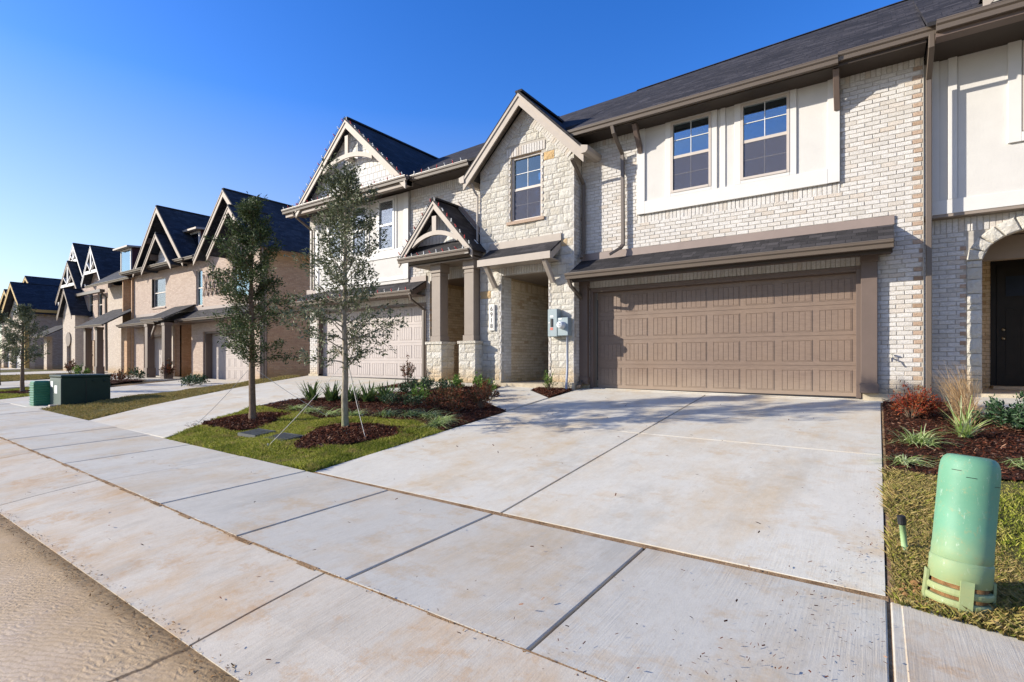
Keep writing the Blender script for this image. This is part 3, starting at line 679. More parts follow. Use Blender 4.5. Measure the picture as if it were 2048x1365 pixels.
def backing(b, u0, u1, z0, z1, fixed, axis, face, holes, mi, th=.1):
    """mortar plane set 12 mm behind the brick faces, with openings cut out"""
    p = fixed - face * .009; q = p - face * th
    us = sorted({u0, u1, *[min(max(h[0], u0), u1) for h in holes], *[min(max(h[1], u0), u1) for h in holes]})
    zs = sorted({z0, z1, *[min(max(h[2], z0), z1) for h in holes], *[min(max(h[3], z0), z1) for h in holes]})
    lo, hi = min(p, q), max(p, q)
    for a, c in zip(us, us[1:]):
        run = None
        for d, e in list(zip(zs, zs[1:])) + [(None, None)]:
            solid = d is not None and not any(h[0] < (a + c) / 2 < h[1] and h[2] < (d + e) / 2 < h[3] for h in holes)
            if solid: run = (run[0], e) if run else (d, e)
            elif run:
                if axis == 'y': b.box(a, c, lo, hi, run[0], run[1], mi)
                else: b.box(lo, hi, a, c, run[0], run[1], mi)
                run = None
def stones(b, x0, x1, z0, z1, y, seed=0, holes=(), top=None, mi=0, axis='y', face=-1, rough=.012, cmin=.11, cmax=.23):
    """random coursed rock-faced ashlar; top(x) limits the height (gable)"""
    rr = random.Random(seed); z = z0
    def blk(a0, a1, c0, c1):
        g_ = .006; a0 += g_; a1 -= g_; c0 += g_; c1 -= g_
        if a1 - a0 < .03 or c1 - c0 < .03: return
        nx = max(2, int((a1 - a0) / .055)); nz = max(2, int((c1 - c0) / .05)); k = len(b.v)
        tl = (rr.uniform(-.012, .012), rr.uniform(-.012, .012)); pk = rr.uniform(.4, 1)
        for jj in range(nz + 1):
            for ii in range(nx + 1):
                s, t = ii / nx, jj / nz
                e = ii in (0, nx) or jj in (0, nz)
                dd = -.004 if e else rough * pk * (.62 + rr.uniform(-.30, .38)) + tl[0] * (s - .5) + tl[1] * (t - .5)
                js, jt = (0, 0) if e else (rr.uniform(-.012, .012), rr.uniform(-.010, .010))
                if e: js = rr.uniform(-.003, .003); jt = rr.uniform(-.003, .003)
                u = a0 + (a1 - a0) * s + js; w = c0 + (c1 - c0) * t + jt; dp = y + face * dd
                b.v.append((u, dp, w) if axis == 'y' else (dp, u, w))
        flip = (axis == 'y') == (face > 0); W_ = nx + 1
        for jj in range(nz):
            for ii in range(nx):
                a = k + jj * W_ + ii; q = (a, a + 1, a + W_ + 1, a + W_)
                b.f.append(tuple(reversed(q)) if flip else q); b.m.append(mi)
        rim = [k + i for i in range(W_)] + [k + j * W_ + nx for j in range(1, nz + 1)] + [k + nz * W_ + i for i in range(nx - 1, -1, -1)] + [k + j * W_ for j in range(nz - 1, 0, -1)]
        kb = len(b.v)
        for r_ in rim:
            v = list(b.v[r_]); v[1 if axis == 'y' else 0] = y - face * .04; b.v.append(tuple(v))
        n_ = len(rim)
        for i in range(n_):
            j = (i + 1) % n_; q = (rim[j], rim[i], kb + i, kb + j); b.f.append(tuple(reversed(q)) if flip else q); b.m.append(mi)
    while z < z1 - .02:
        h = min(rr.uniform(cmin, cmax), z1 - z)
        if z1 - z - h < .08: h = z1 - z
        lines = [(x0, x1)]
        for (h0, h1, g0, g1) in holes:
            if g0 < z + h * .5 < g1:
                ns = []
                for s0, s1 in lines:
                    if h1 <= s0 or h0 >= s1: ns.append((s0, s1)); continue
                    if h0 > s0: ns.append((s0, h0))
                    if h1 < s1: ns.append((h1, s1))
                lines = ns
        for s0, s1 in lines:
            x = s0
            while x < s1 - .01:
                w = min(rr.uniform(.15, .42), s1 - x)
                if s1 - x - w < .12: w = s1 - x
                if top is None or top(x + w / 2) > z + h * .5:
                    zt = z + h if top is None else min(z + h, top(x + w / 2))
                    if h > .2 and rr.random() < .35:
                        q = h * rr.uniform(.35, .6)
                        if zt - z > q + .05: blk(x, x + w, z, z + q); blk(x, x + w, z + q, zt)
                        else: blk(x, x + w, z, zt)
                    else: blk(x, x + w, z, zt)
                x += w
        z += h

# ---------------------------------------------------------------- building parts
def window(par, x0, x1, z0, z1, Y, frame='winframe', blind=False, cols=2, rows=2, mun=True, deep=.06, screen=False):
    """double hung window facing the street: frame > pane, muntin, blind"""
    f_ = MB(); w = .045; zm = (z0 + z1) / 2
    f_.box(x0, x0 + w, Y - .015, Y + deep, z0, z1); f_.box(x1 - w, x1, Y - .015, Y + deep, z0, z1)
    f_.box(x0 + w, x1 - w, Y - .013, Y + deep, z1 - w, z1); f_.box(x0 + w, x1 - w, Y - .02, Y + deep, z0, z0 + w)
    f_.box(x0 + w, x1 - w, Y, Y + deep, zm - .028, zm + .028)
    fr = f_.build('window', frame, par)
    p = MB(); p.box(x0 + w, x1 - w, Y + .022, Y + .026, z0 + w, zm - .028); p.box(x0 + w, x1 - w, Y + .034, Y + .038, zm + .028, z1 - w)
    p.build('pane', 'glass_clear' if blind else 'glass', fr)
    if mun:
        m = MB()
        for (a, c, yy) in ((z0 + w, zm - .028, Y + .012), (zm + .028, z1 - w, Y + .024)):
            for i in range(1, cols): xx = x0 + w + (x1 - x0 - 2 * w) * i / cols; m.box(xx - .006, xx + .006, yy, yy + .006, a, c)
            for i in range(1, rows): zz = a + (c - a) * i / rows; m.box(x0 + w, x1 - w, yy - .001, yy + .005, zz - .006, zz + .006)
        m.build('muntin', 'white', fr)
    r = MB(); r.box(x0 + .01, x1 - .01, Y + deep + .14, Y + deep + .16, z0, z1)
    r.box(x0 + .002, x0 + .012, Y + deep, Y + deep + .14, z0, z1); r.box(x1 - .012, x1 - .002, Y + deep, Y + deep + .14, z0, z1)
    r.build('window_recess', 'room', fr)
    if screen:
        q = MB(); q.box(x0 + w, x1 - w, Y + .004, Y + .006, z0 + w, zm - .028); q.build('insect_screen', 'screen', fr)
    if blind:
        q = MB(); z = z0 + w
        while z < z1 - w: q.hexa([(x0 + w, Y + .048, z), (x1 - w, Y + .048, z), (x1 - w, Y + .055, z), (x0 + w, Y + .055, z),
                                   (x0 + w, Y + .060, z + .034), (x1 - w, Y + .060, z + .034), (x1 - w, Y + .067, z + .034), (x0 + w, Y + .067, z + .034)]); z += .034
        q.build('blind', 'blind', fr)
    return fr

def garage_door(par, x0, x1, z0, z1, Y, m, cols=8, rows=4, boards=5, paired=True, label=None):
    b = MB(); hs = (z1 - z0) / rows
    for r in range(rows):
        a = z0 + r * hs; b.box(x0, x1, Y, Y + .04, a + .003, a + hs - .003)
    b.box(x0, x1, Y + .012, Y + .03, z0, z1)
    Wt = x1 - x0
    if paired:
        pw = .485 * Wt / 4.795; gi = .13; cs = []
        pitch = Wt / (cols / 2)
        for i in range(cols // 2):
            cx = x0 + pitch * (i + .5); g2 = .105 * Wt / 4.795 / 2
            cs += [(cx - g2 - pw, cx - g2), (cx + g2, cx + g2 + pw)]
    else:
        pw = Wt / cols * .8; cs = [(x0 + Wt / cols * (i + .5) - pw / 2, x0 + Wt / cols * (i + .5) + pw / 2) for i in range(cols)]
    for r in range(rows):
        za, zb = z0 + r * hs + hs * .14, z0 + (r + 1) * hs - hs * .14
        for (p, q) in cs:
            e = .010; y = Y - .008
            b.box(p, p + e, y, Y + .001, za, zb); b.box(q - e, q, y, Y + .001, za, zb)
            b.box(p + e, q - e, y + .001, Y + .001, za, za + e); b.box(p + e, q - e, y + .001, Y + .001, zb - e, zb)
            if boards:
                bwid = (q - p - 2 * e) / boards
                for k in range(boards):
                    u0, u1 = p + e + k * bwid + .003, p + e + (k + 1) * bwid - .003
                    b.hexa([(u0, Y + .001, za + e + .004), (u1, Y + .001, za + e + .004), (u1 - .004, Y - .005, za + e + .01), (u0 + .004, Y - .005, za + e + .01),
                            (u0, Y + .001, zb - e - .004), (u1, Y + .001, zb - e - .004), (u1 - .004, Y - .005, zb - e - .01), (u0 + .004, Y - .005, zb - e - .01)])
    o = b.build('garage_door', m, par)
    s = MB(); s.box(x0, x1, Y - .01, Y + .03, z0 - .02, z0 - .001); s.build('rubber_seal', 'black', o)
    if label: o['label'] = label
    return o

def gutter(par, x0, x1, y, z1, h=.12, d=.12, m='gutter', name='gutter'):
    """K style gutter along X, its outer lip at y"""
    b = MB()
    pr = [(y + d, z1), (y + d, z1 - h), (y + .045, z1 - h), (y + .035, z1 - h * .55), (y + .01, z1 - h * .38), (y + .004, z1 - h * .12), (y, z1 - h * .1), (y, z1), (y + .014, z1), (y + .016, z1 - .012), (y + d - .012, z1 - .012)]
    b.prism([(x0, p, q) for p, q in pr], (x1 - x0, 0, 0))
    b.box(x0 + .06, x0 + .07, y + .014, y + d, z1 - .011, z1 - .003)
    return b.build(name, m, par)
def downspout(par, pts, w=.075, d=.055, m='gutter'):
    b = MB()
    for p, q in zip(pts, pts[1:]):
        p, q = Vector(p), Vector(q); e = (q - p).normalized() * .02
        up = (0, 1, 0) if abs(e.z) > .012 else (0, 0, 1)
        b.beam(p - e, q + e, w, d, up)
    return b.build('downspout', m, par, bevel=.008)
def slope_roof(b, P, th=.05, mi=0):
    """P: 4 corners of a roof plane (ccw from above); gives it a thickness"""
    b.prism([Vector(p) - Vector((0, 0, th)) for p in P], (0, 0, th), mi)
def gable_roof(par, xc, zr, hw, drop, y0, y1, m='roof', rake='taupe', rw=.2, name='gable_roof', soff=True, rakes=(1, 1)):
    """gable roof with its ridge along Y, its street end at y0"""
    b = MB()
    for s in (-1, 1):
        P = [(xc, y0, zr), (xc, y1, zr), (xc + s * hw, y1, zr - drop), (xc + s * hw, y0, zr - drop)]
        if s > 0: P = P[::-1]
        slope_roof(b, P, .06)
    b.box(xc - .09, xc + .09, y0 + .01, y1 - .01, zr - .03, zr + .018)
    o = b.build(name, m, par)
    t = MB(); L = sqrt(hw * hw + drop * drop)
    for i, s in enumerate((-1, 1)):
        if not rakes[i]: continue
        dz = rw * L / hw
        t.prism([(xc, y0 + .01, zr - .065), (xc + s * (hw - .01), y0 + .01, zr - .065 - drop * (hw - .01) / hw), (xc + s * (hw - .01), y0 + .01, zr - .065 - drop * (hw - .01) / hw - dz), (xc, y0 + .01, zr - .065 - dz)], (0, .035, 0))
        t.prism([(xc, y0 - .012, zr - .063), (xc + s * hw, y0 - .012, zr - .063 - drop), (xc + s * hw, y0 - .012, zr - .063 - drop - .05 * L / hw), (xc, y0 - .012, zr - .063 - .05 * L / hw)], (0, .022, 0))
    t.build('rake_board', rake, o)
    return o

def unit_roof(par, x0, x1, zr0, zr1, ye=9.93, ze=6.42, yr=14, m='roof', back=True):
    b = MB()
    slope_roof(b, [(x0, ye, ze), (x1, ye, ze), (x1, yr, zr1), (x0, yr, zr0)], .06)
    if back: slope_roof(b, [(x0, yr, zr0), (x1, yr, zr1), (x1, 22, 5), (x0, 22, 5)], .06)
    b.prism([(x0, yr - .12, zr0 - .05), (x0, yr + .12, zr0 - .05), (x0, yr, zr0 + .03)], (x1 - x0, 0, zr1 - zr0))
    return b.build('roof', m, par)
def soffit(par, x0, x1, y0, y1, z, m='soffit', h=.16):
    b = MB(); b.box(x0, x1, y0 + .025, y1, z, z + .02); b.box(x0, x1, y0, y0 + .025, z - .01, z + h)
    return b.build('soffit', m, par)
def bracket(par, x, y0, z0, y1, z1, w=.09, h=.11, m='trim'):
    b = MB(); b.beam((x, y0, z0), (x, y1, z1), w, h, (0, 0, 1)); return b.build('bracket', m, par, bevel=.006)
def pent(par, x0, x1, yw, zw, ye, ze, m='roof', fl=.13, flm='flash', end='trim', zend=None):
    b = MB(); slope_roof(b, [(x0, ye, ze), (x1, ye, ze), (x1, yw, zw), (x0, yw, zw)], .045); o = b.build('pent_roof', m, par)
    f_ = MB(); f_.box(x0 - .01, x1 + .012, yw - .03, yw + .01, zw - .02, zw + fl); f_.build('flashing', flm, o)
    e = MB(); zc = ze - .18 if zend is None else zend
    for x in (x0, x1 - .03): e.prism([(x, ye + .01, ze - .046), (x, yw, zw - .046), (x, yw, zw - .2), (x, ye + .1, zc), (x, ye + .01, zc)], (.03, 0, 0))
    e.box(x0 + .03, x1 - .03, ye + .02, yw, zc, zc + .02)
    e.build('roof_end', end, o)
    return o
# ================================================================ TOWNHOUSE 6918
WY = 10.45
h = thing('townhouse', (-3.7, 10.4, .8), 'whitewashed brick townhouse with brown double garage door, stone gable tower and number 6918', 'house', 'attached pale brick townhouses')
GO = (-5.215, -.215, .8, 3.015)
b = MB()
bricks(b, -5.42, .585, .93, 3.02, WY, holes=[(-5.22, -.21, .7, 3.02)], seed=1, quoin=(.585, 2))
bricks(b, -5.42, -.2, 3.022, 3.24, WY, seed=2, soldier=True, bw=.062, bh=.2)
bricks(b, -.2, .585, 3.02, 3.24, WY, seed=3, quoin=(.585, 2))
bricks(b, -5.42, .585, 3.24, 6.13, WY, holes=[(-4.115, -.522, 4.30, 6.4)], seed=4, quoin=(.585, 2))
bricks(b, -4.115, -.522, 4.30, 4.495, WY, seed=5, soldier=True, bw=.064, bh=.185)
bricks(b, -5.42, -4.115, 6.13, 6.34, WY, seed=6, soldier=True, bw=.062, bh=.19)
bricks(b, -.522, .585, 6.13, 6.34, WY, seed=7, soldier=True, bw=.062, bh=.19)
backing(b, -5.42, .585, .8, 6.4, WY, 'y', -1, [(-5.22, -.21, .7, 3.02), (-3.40, -2.62, 4.81, 6.22), (-2.09, -1.28, 4.81, 6.22)], 1, .12)
b.box(.48, .575, WY + .14, 12.5, .8, 6.3, 1)
b.build('brick_wall', ['brick', 'mortar', 'quoin'], h)
b = MB(); b.box(-.2, .59, WY - .035, WY + .1, .70, .925); b.build('foundation', 'found', h); b = MB(); b.box(-5.42, -5.22, WY - .03, WY + .1, .7, .925); b.build('foundation', 'found', h)
b = MB()   # brown frame round the garage opening
for x in (-5.21, -.295): b.box(x, x + .075, WY - .01, 10.66, .83, 3.01)
b.box(-5.135, -.295, WY - .008, 10.66, 2.955, 3.01)
b.box(-5.26, -.175, WY - .02, WY + .0, 3.0, 3.045)
b.build('garage_frame', 'trim', h, bevel=.004)
garage_door(h, -5.10, -.297, .845, 2.955, 10.61, 'garage')
for x0, x1 in ((-5.43, -5.225), (-.225, .0)):
    b = MB(); b.box(x0, x1, 10.33, WY + .0, .96, 3.22); b.box(x0 - .02, x1 + .02, 10.305, WY, .93, 1.085); b.box(x0 - .012, x1 + .012, 10.315, WY, 3.08, 3.225)
    b.build('pilaster', 'trim', h, bevel=.006)
b = MB(); b.box(-5.43, .19, 9.90, 9.98, 3.13, 3.2); b.build('pent_beam', 'soffit', h)  # dark soffit colour paints the gutter's shade onto the beam
p = pent(h, -5.42, .21, WY, 3.68, 9.84, 3.33, zend=3.19)
gutter(h, -5.46, .20, 9.72, 3.31, .125, .12)
# stucco bay with the two windows
b = MB(); backing(b, -4.1, -.54, 4.49, 6.4, WY - .032, 'y', -1, [(-3.40, -2.62, 4.81, 6.22), (-2.09, -1.28, 4.81, 6.22)], 0, .06); b.build('stucco_panel', 'stucco', h)
b = MB(); y = WY - .055
b.box(-4.115, -3.94, y, WY, 4.49, 6.35); b.box(-.70, -.522, y, WY, 4.49, 6.35); b.box(-3.94, -.70, y - .002, WY, 4.487, 4.745)
b.box(-3.94, -.70, y + .004, WY, 6.28, 6.35)
for a, c in ((-3.40, -2.62), (-2.09, -1.28)):
    b.box(a - .11, a - .002, y + .003, WY, 4.745, 6.28); b.box(c + .002, c + .11, y + .003, WY, 4.745, 6.28); b.box(a, c, y + .001, WY, 6.222, 6.28); b.box(a, c, y + .001, WY, 4.745, 4.808)
b.box(-2.45, -2.36, y + .012, WY, 4.745, 6.28)
b.build('board_trim', 'board', h, bevel=.004)
for a, c in ((-3.40, -2.62), (-2.09, -1.28)): window(h, a, c, 4.81, 6.22, WY - .045, mun=True, screen=True)
bracket(h, -4.03, 10.06, 6.26, 10.42, 5.78); bracket(h, -.56, 10.06, 6.26, 10.42, 5.72)
# eaves and roof
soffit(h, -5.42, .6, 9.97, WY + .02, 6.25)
gutter(h, -5.46, -.52, 9.84, 6.385, .125, .12)
gutter(h, -.52, .72, 9.86, 6.42, .125, .12)
unit_roof(h, -5.5, .60, 9.01, 9.17)
b = MB(); slope_roof(b, [(-8.04, 10.5, 6.78), (-5.5, 10.5, 6.79), (-5.5, 14, 9.01), (-8.04, 14, 8.95)], .06); slope_roof(b, [(-8.04, 14, 8.95), (-5.5, 14, 9.01), (-5.5, 22, 5), (-8.04, 22, 5)], .06); b.build('roof', 'roof', h)
for pts in ([(-5.335, 9.84, 5.74), (-5.335, 10.02, 5.62), (-5.335, 10.37, 5.35), (-5.335, 10.37, 3.86), (-5.30, 10.2, 3.70)],
            [(-4.45, 9.92, 6.26), (-4.43, 9.95, 6.12), (-4.41, 10.36, 5.80), (-4.40, 10.36, 3.9), (-4.44, 10.30, 3.82), (-4.62, 10.2, 3.70)],
            [(.66, 9.93, 6.3), (.66, 9.96, 6.15), (.655, 10.40, 5.85), (.655, 10.40, .86)],
            [(-5.40, 9.80, 3.19), (-5.38, 9.86, 3.05), (-5.365, 10.38, 2.80), (-5.365, 10.38, 1.02), (-5.30, 10.1, .88)]):
    downspout(h, pts)
# hose bib
b = MB(); b.tube([(.19, WY, 1.50), (.19, WY - .09, 1.50), (.19, WY - .13, 1.44)], .012, 8); b.tube([(.19, WY - .06, 1.5), (.19, WY - .06, 1.56)], .008, 6)
b.lathe([(.005, 0), (.032, .002), (.032, .012), (.005, .014)], (.19, WY - .06, 1.56), 10); b.build('faucet', 'brass', h)
# ---- stone tower
TY = 10.09; TX0, TX1, TXC = -8.04, -5.42, -6.70
def ttop(x): return 7.42 - abs(x - TXC) * 1.0
OP = (-7.385, -6.07, .8, 3.47)
b = MB()
stones(b, TX0, TX1, .97, 7.30, TY, 11, holes=[(-7.385 - .07, -6.07 + .07, .7, 3.72), (-7.19, -6.20, 4.62, 6.30), (-7.25, -6.14, 6.2, 6.5)], top=lambda x: ttop(x) - .20)
for (a, c, d, e) in ((TX0, OP[0], .85, 3.47), (OP[1], TX1, .85, 3.47), (TX0, TX1, 3.47, 4.68), (TX0, -7.12, 4.68, 5.95), (-6.26, TX1, 4.68, 5.95)):
    b.box(a, c, TY + .012, TY + .1, d, e, 1)
for (P) in ([(TX0, 5.95), (-7.12, 5.95), (-7.12, 6.98), (TX0, ttop(TX0))], [(-7.12, 6.24), (-6.26, 6.24), (-6.26, 6.96), (TXC, 7.38), (-7.12, 6.98)], [(-6.26, 5.95), (TX1, 5.95), (TX1, ttop(TX1)), (-6.26, 6.96)]):
    b.prism([(p_[0], TY + .012, p_[1]) for p_ in P], (0, .09, 0), 1)
b.build('stone_tower', ['stone', 'mortar'], h)
b = MB()
bricks(b, -7.455, -7.385, .95, 3.47, TY - .004, seed=21, bw=.06); b.build('entry_surround', 'brick', h); b = MB(); bricks(b, -6.07, -6.0, .95, 3.47, TY - .004, seed=22, bw=.06)
b.build('entry_surround', 'brick', h); b = MB()
bricks(b, -7.455, -6.0, 3.475, 3.70, TY - .004, seed=23, soldier=True, bw=.062, bh=.21)
b.build('entry_surround', 'brick', h); b = MB()
bricks(b, -7.24, -6.15, 6.24, 6.46, TY - .006, seed=24, soldier=True, bw=.062, bh=.2)
b.build('window_surround', 'brick', h); b = MB()
bricks(b, -7.175, -7.12, 4.72, 6.24, TY - .008, seed=25, bw=.05); b.build('window_surround', 'brick', h); b = MB(); bricks(b, -6.26, -6.205, 4.72, 6.24, TY - .008, seed=26, bw=.05)
b.build('window_surround', 'brick', h)
b = MB(); k = len(b.v)
for s in (-1, 1):          # rowlock bricks following the rakes
    L = 1.95; n_ = 26
    d = Vector((s, 0, -1)).normalized(); nrm = Vector((s, 0, 1)).normalized()
    for i in range(n_):
        p0 = Vector((TXC, TY - .006, 7.33)) + d * (.04 + i * .0735); q = p0 + d * .064
        if q.x > TX1 + .02 or q.x < TX0 - .02: continue
        P = [p0 - nrm * .2, q - nrm * .2, q, p0]
        if s < 0: P = P[::-1]
        j = R.uniform(-.004, .004); b.prism([v + Vector((0, j, 0)) for v in P], (0, .05, 0))
b.build('rowlock_course', 'brick', h)
b = MB(); b.box(-7.21, -6.17, TY - .045, TY + .05, 4.645, 4.715)
b.build('window_sill', 'quoin', h)
window(h, -7.11, -6.27, 4.72, 6.235, TY + .075, rows=2, cols=2, screen=True)
b = MB(); b.box(-7.125, -7.112, TY + .02, TY + .2, 4.7, 6.25); b.box(-6.268, -6.255, TY + .02, TY + .2, 4.7, 6.25); b.box(-7.12, -6.26, TY + .02, TY + .2, 6.237, 6.25); b.build('window_jamb', 'brick_shade', h)
# tower side (faces right) and left
b = MB(); bricks(b, TY, WY, .95, 5.8, TX1, axis='x', face=1, seed=31); backing(b, TY + .005, WY, .85, 5.95, TX1, 'x', 1, [], 1)
bricks(b, TY, WY, .95, 5.8, TX0, axis='x', face=-1, seed=32); backing(b, TY + .005, WY, .85, 5.95, TX0, 'x', -1, [], 1)
b.build('tower_side', ['brick', 'mortar'], h)
b = MB(); b.box(TX0 - .02, OP[0] + .0, TY - .03, TY + .2, .72, .965); b.build('foundation', 'found', h); b = MB(); b.box(OP[1], TX1 + .02, TY - .03, TY + .2, .72, .965); b.box(OP[0], OP[1], TY - .06, 12.9, .72, .915)
b.build('entry_step', 'found', h)
# entry recess
b = MB()
bricks(b, TY, TY + .42, .92, 3.47, OP[0], axis='x', face=1, seed=33)
backing(b, TY + .03, TY + .42, .9, 3.5, OP[0], 'x', 1, [], 1)
b.build('entry_jamb', ['brick', 'mortar'], h); b = MB()
bricks(b, TY, TY + .42, .92, 3.47, OP[1], axis='x', face=-1, seed=34); backing(b, TY + .03, TY + .42, .9, 3.5, OP[1], 'x', -1, [], 1)
b.build('entry_jamb', ['brick', 'mortar'], h)
b = MB()
bricks(b, TY + .42, 12.8, .92, 3.2, OP[0] - .03, axis='x', face=1, seed=35); bricks(b, TY + .42, 12.8, 3.2, 3.42, OP[0] - .03, axis='x', face=1, seed=36, soldier=True, bw=.062, bh=.2)
backing(b, TY + .42, 12.8, .9, 3.7, OP[0] - .03, 'x', 1, [], 1)
bricks(b, -7.4, -5.3, .92, 3.42, 12.8, seed=37); backing(b, -7.4, -5.3, .9, 3.7, 12.8, 'y', -1, [], 1)
b.build('entry_wall', ['brick_shade', 'mortar_shade'], h)
b = MB(); b.box(-7.5, -5.2, TY + .1, 12.85, 3.47, 3.52); b.build('porch_ceiling', 'pillar', h)
b = MB(); b.box(-6.7, -5.75, 12.7, 12.77, .92, 3.05); b.build('front_door', 'door', h)
# canopy over the entry
pent(h, -7.70, -5.74, TY - .01, 4.13, 9.60, 3.81, flm='taupe', fl=.14, end='taupe', zend=3.66)
b = MB(); b.box(-7.715, -5.725, 9.575, 9.60, 3.645, 3.80); b.build('canopy_fascia', 'taupe', h)
bracket(h, -7.52, 9.66, 3.66, 10.04, 3.2, .10, .10, 'taupe'); bracket(h, -5.92, 9.66, 3.66, 10.04, 3.2, .10, .10, 'taupe')
# tower roof
gable_roof(h, TXC, 7.60, 1.66, 1.66, 9.80, 11.8, rw=.19)
b = MB()
for s in (-1, 1):
    b.prism([(TXC, 9.84, 7.52), (TXC + s * 1.62, 9.84, 5.90), (TXC + s * 1.62, 9.84, 5.87), (TXC, 9.84, 7.49)], (0, .28, 0))
b.build('gable_soffit', 'pillar', h)
for s in (-1, 1):
    b = MB(); x = TXC + s * 1.60; x2 = TXC + s * 1.76
    b.prism([(x, 9.78, 5.98), (x2, 9.78, 5.94), (x2, 9.78, 5.85), (x2 - s * .05, 9.78, 5.80), (x, 9.78, 5.80)], (0, .75, 0)); b.build('gutter', 'taupe', h)
downspout(h, [(-8.20, 9.95, 5.80), (-8.13, 10.0, 5.6), (-8.09, 10.05, 5.5), (-8.09, 10.05, 4.15)], .05, .04, 'taupe')
# number plaque
b = MB(); b.box(-7.73, -7.56, TY - .045, TY - .01, 2.17, 2.80); b.box(-7.705, -7.585, TY - .05, TY - .04, 2.20, 2.77); pl = b.build('number_plaque', 'plaque', h, bevel=.004)
def text(par, s, x, z, y, size, m, name='lettering', yaw=0., depth=.002):
    cu = bpy.data.curves.new(name, 'FONT'); cu.body = s; cu.size = size; cu.align_x = 'CENTER'; cu.align_y = 'CENTER'; cu.extrude = depth; cu.offset = size * .012
    o = bpy.data.objects.new(name, cu); o.data.materials.append(M[m])
    me = None
    C.objects.link(o); dg = bpy.context.evaluated_depsgraph_get(); me = bpy.data.meshes.new_from_object(o.evaluated_get(dg)); bpy.data.objects.remove(o)
    me.transform(Matrix.Translation((x, y, z)) @ Matrix.Rotation(yaw, 4, 'Z') @ Matrix.Rotation(pi / 2, 4, 'X')); me.name = name
    o = bpy.data.objects.new(name, me); C.objects.link(o)
    if par:
        o.parent = par
        if par.parent is None: o.matrix_parent_inverse = Matrix.Translation(-Vector(par['base']))
    return o
for i, d in enumerate('6918'): text(pl, d, -7.645, 2.69 - i * .138, TY - .053, .15, 'black', 'numeral')

# ---- electric boxes
e = thing('electric_box', (-5.84, 9.98, 1.98), 'tall grey breaker box with black switch on the stone pier beside the garage', 'electric box')
b = MB(); b.box(-5.975, -5.735, 9.90, 10.07, 1.975, 2.585); b.build('cabinet', 'grey', e, bevel=.01)
b = MB(); b.box(-5.90, -5.84, 9.885, 9.90, 2.19, 2.37); b.build('switch_handle', 'black', e, bevel=.008)
b = MB(); b.box(-5.915, -5.83, 9.897, 9.90, 2.40, 2.44); b.build('sticker', 'label', e); b = MB(); b.box(-5.95, -5.925, 9.897, 9.90, 2.27, 2.30); b.build('sticker', 'label', e)
b = MB(); b.box(-5.91, -5.84, 9.897, 9.90, 2.12, 2.175); b.build('sticker', 'red', e)
e = thing('electric_meter', (-5.6, 9.98, 1.98), 'square grey meter box with round glass meter right of the breaker box', 'electric meter')
b = MB(); b.box(-5.725, -5.465, 9.90, 10.07, 1.99, 2.385); b.build('cabinet', 'grey', e, bevel=.01)
b = MB(); b.lathe([(.085, 0), (.085, .03), (.078, .035), (.075, .11), (.06, .125)], (0, 0, 0), 28)
for i, v in enumerate(b.v): b.v[i] = (-5.61 + v[0], 9.90 - v[2], 2.22 + v[1])
b.build('meter_dial', 'meter', e, True)
b = MB(); b.box(-5.64, -5.58, 9.773, 9.776, 2.235, 2.25); b.box(-5.635, -5.585, 9.773, 9.776, 2.20, 2.207); b.build('dial_plate', 'black', e)
b = MB(); b.box(-5.70, -5.62, 9.897, 9.90, 2.345, 2.37); b.build('sticker', 'label', e)
b = MB(); b.tube([(-5.53, 9.99, 1.99), (-5.53, 9.99, 1.3), (-5.545, 9.95, .75)], .026, 10); b.build('conduit', 'pipe', e, True)

# ================================================================ LEFT TOWNHOUSE (holiday lights)
A = thing('townhouse', (-12.0, 10.4, .9), 'pale brick townhouse with truss gable, columned porch and holiday lights along its eaves', 'house', 'attached pale brick townhouses')
gx0, gx1 = -15.12, -10.3
b = MB()
bricks(b, -15.62, -8.04, .98, 3.05, WY, holes=[(gx0 - .08, gx1 + .08, .7, 3.05), (-10.08, -8.5, .7, 3.05)], seed=41)
bricks(b, -15.62, -10.08, 3.05, 3.27, WY, seed=42, soldier=True, bw=.062, bh=.2)
bricks(b, -10.08, -8.04, 3.62, 3.86, WY, seed=43, soldier=True, bw=.062, bh=.21)
bricks(b, -10.22, -10.08, 3.05, 3.62, WY, seed=44)
bricks(b, -10.85, -8.04, 3.86, 6.05, WY, seed=45); bricks(b, -10.85, -8.04, 6.05, 6.27, WY, seed=46, soldier=True, bw=.062, bh=.2)
bricks(b, -10.85, -10.22, 3.27, 3.86, WY, seed=47)
bricks(b, -15.62, -15.2, 3.27, 6.2, WY, seed=48)
backing(b, -15.62, -8.04, .85, 6.3, WY, 'y', -1, [(gx0 - .08, gx1 + .08, .7, 3.05), (-10.08, -8.4, .7, 3.62)] + [(a, c, 4.66, 6.14) for a, c in ((-12.10, -11.42), (-13.30, -12.62), (-14.5, -13.82))], 1, .12)
b.box(-15.62, -15.5, WY + .1, 20, .7, 6.3, 1)
b.build('brick_wall', ['brick', 'mortar'], A)
b = MB(); b.box(-15.66, gx0, WY - .03, WY + .1, .75, .98); b.build('foundation', 'found', A); b = MB(); b.box(gx1, -10.0, WY - .03, WY + .1, .75, .98); b.build('foundation', 'found', A); b = MB(); b.box(-10.0, -8.0, 9.9, 13, .72, .935); b.build('foundation', 'found', A)
b = MB()
for x in (gx0 - .08, gx1): b.box(x, x + .08, WY - .01, 10.66, .9, 3.05)
b.box(gx0, gx1, WY - .008, 10.66, 2.99, 3.05); b.build('garage_frame', 'trim', A)
garage_door(A, gx0, gx1, .91, 2.99, 10.61, 'garage_sheen')
pent(A, -15.75, -10.22, WY, 3.66, 9.92, 3.36, zend=3.22)
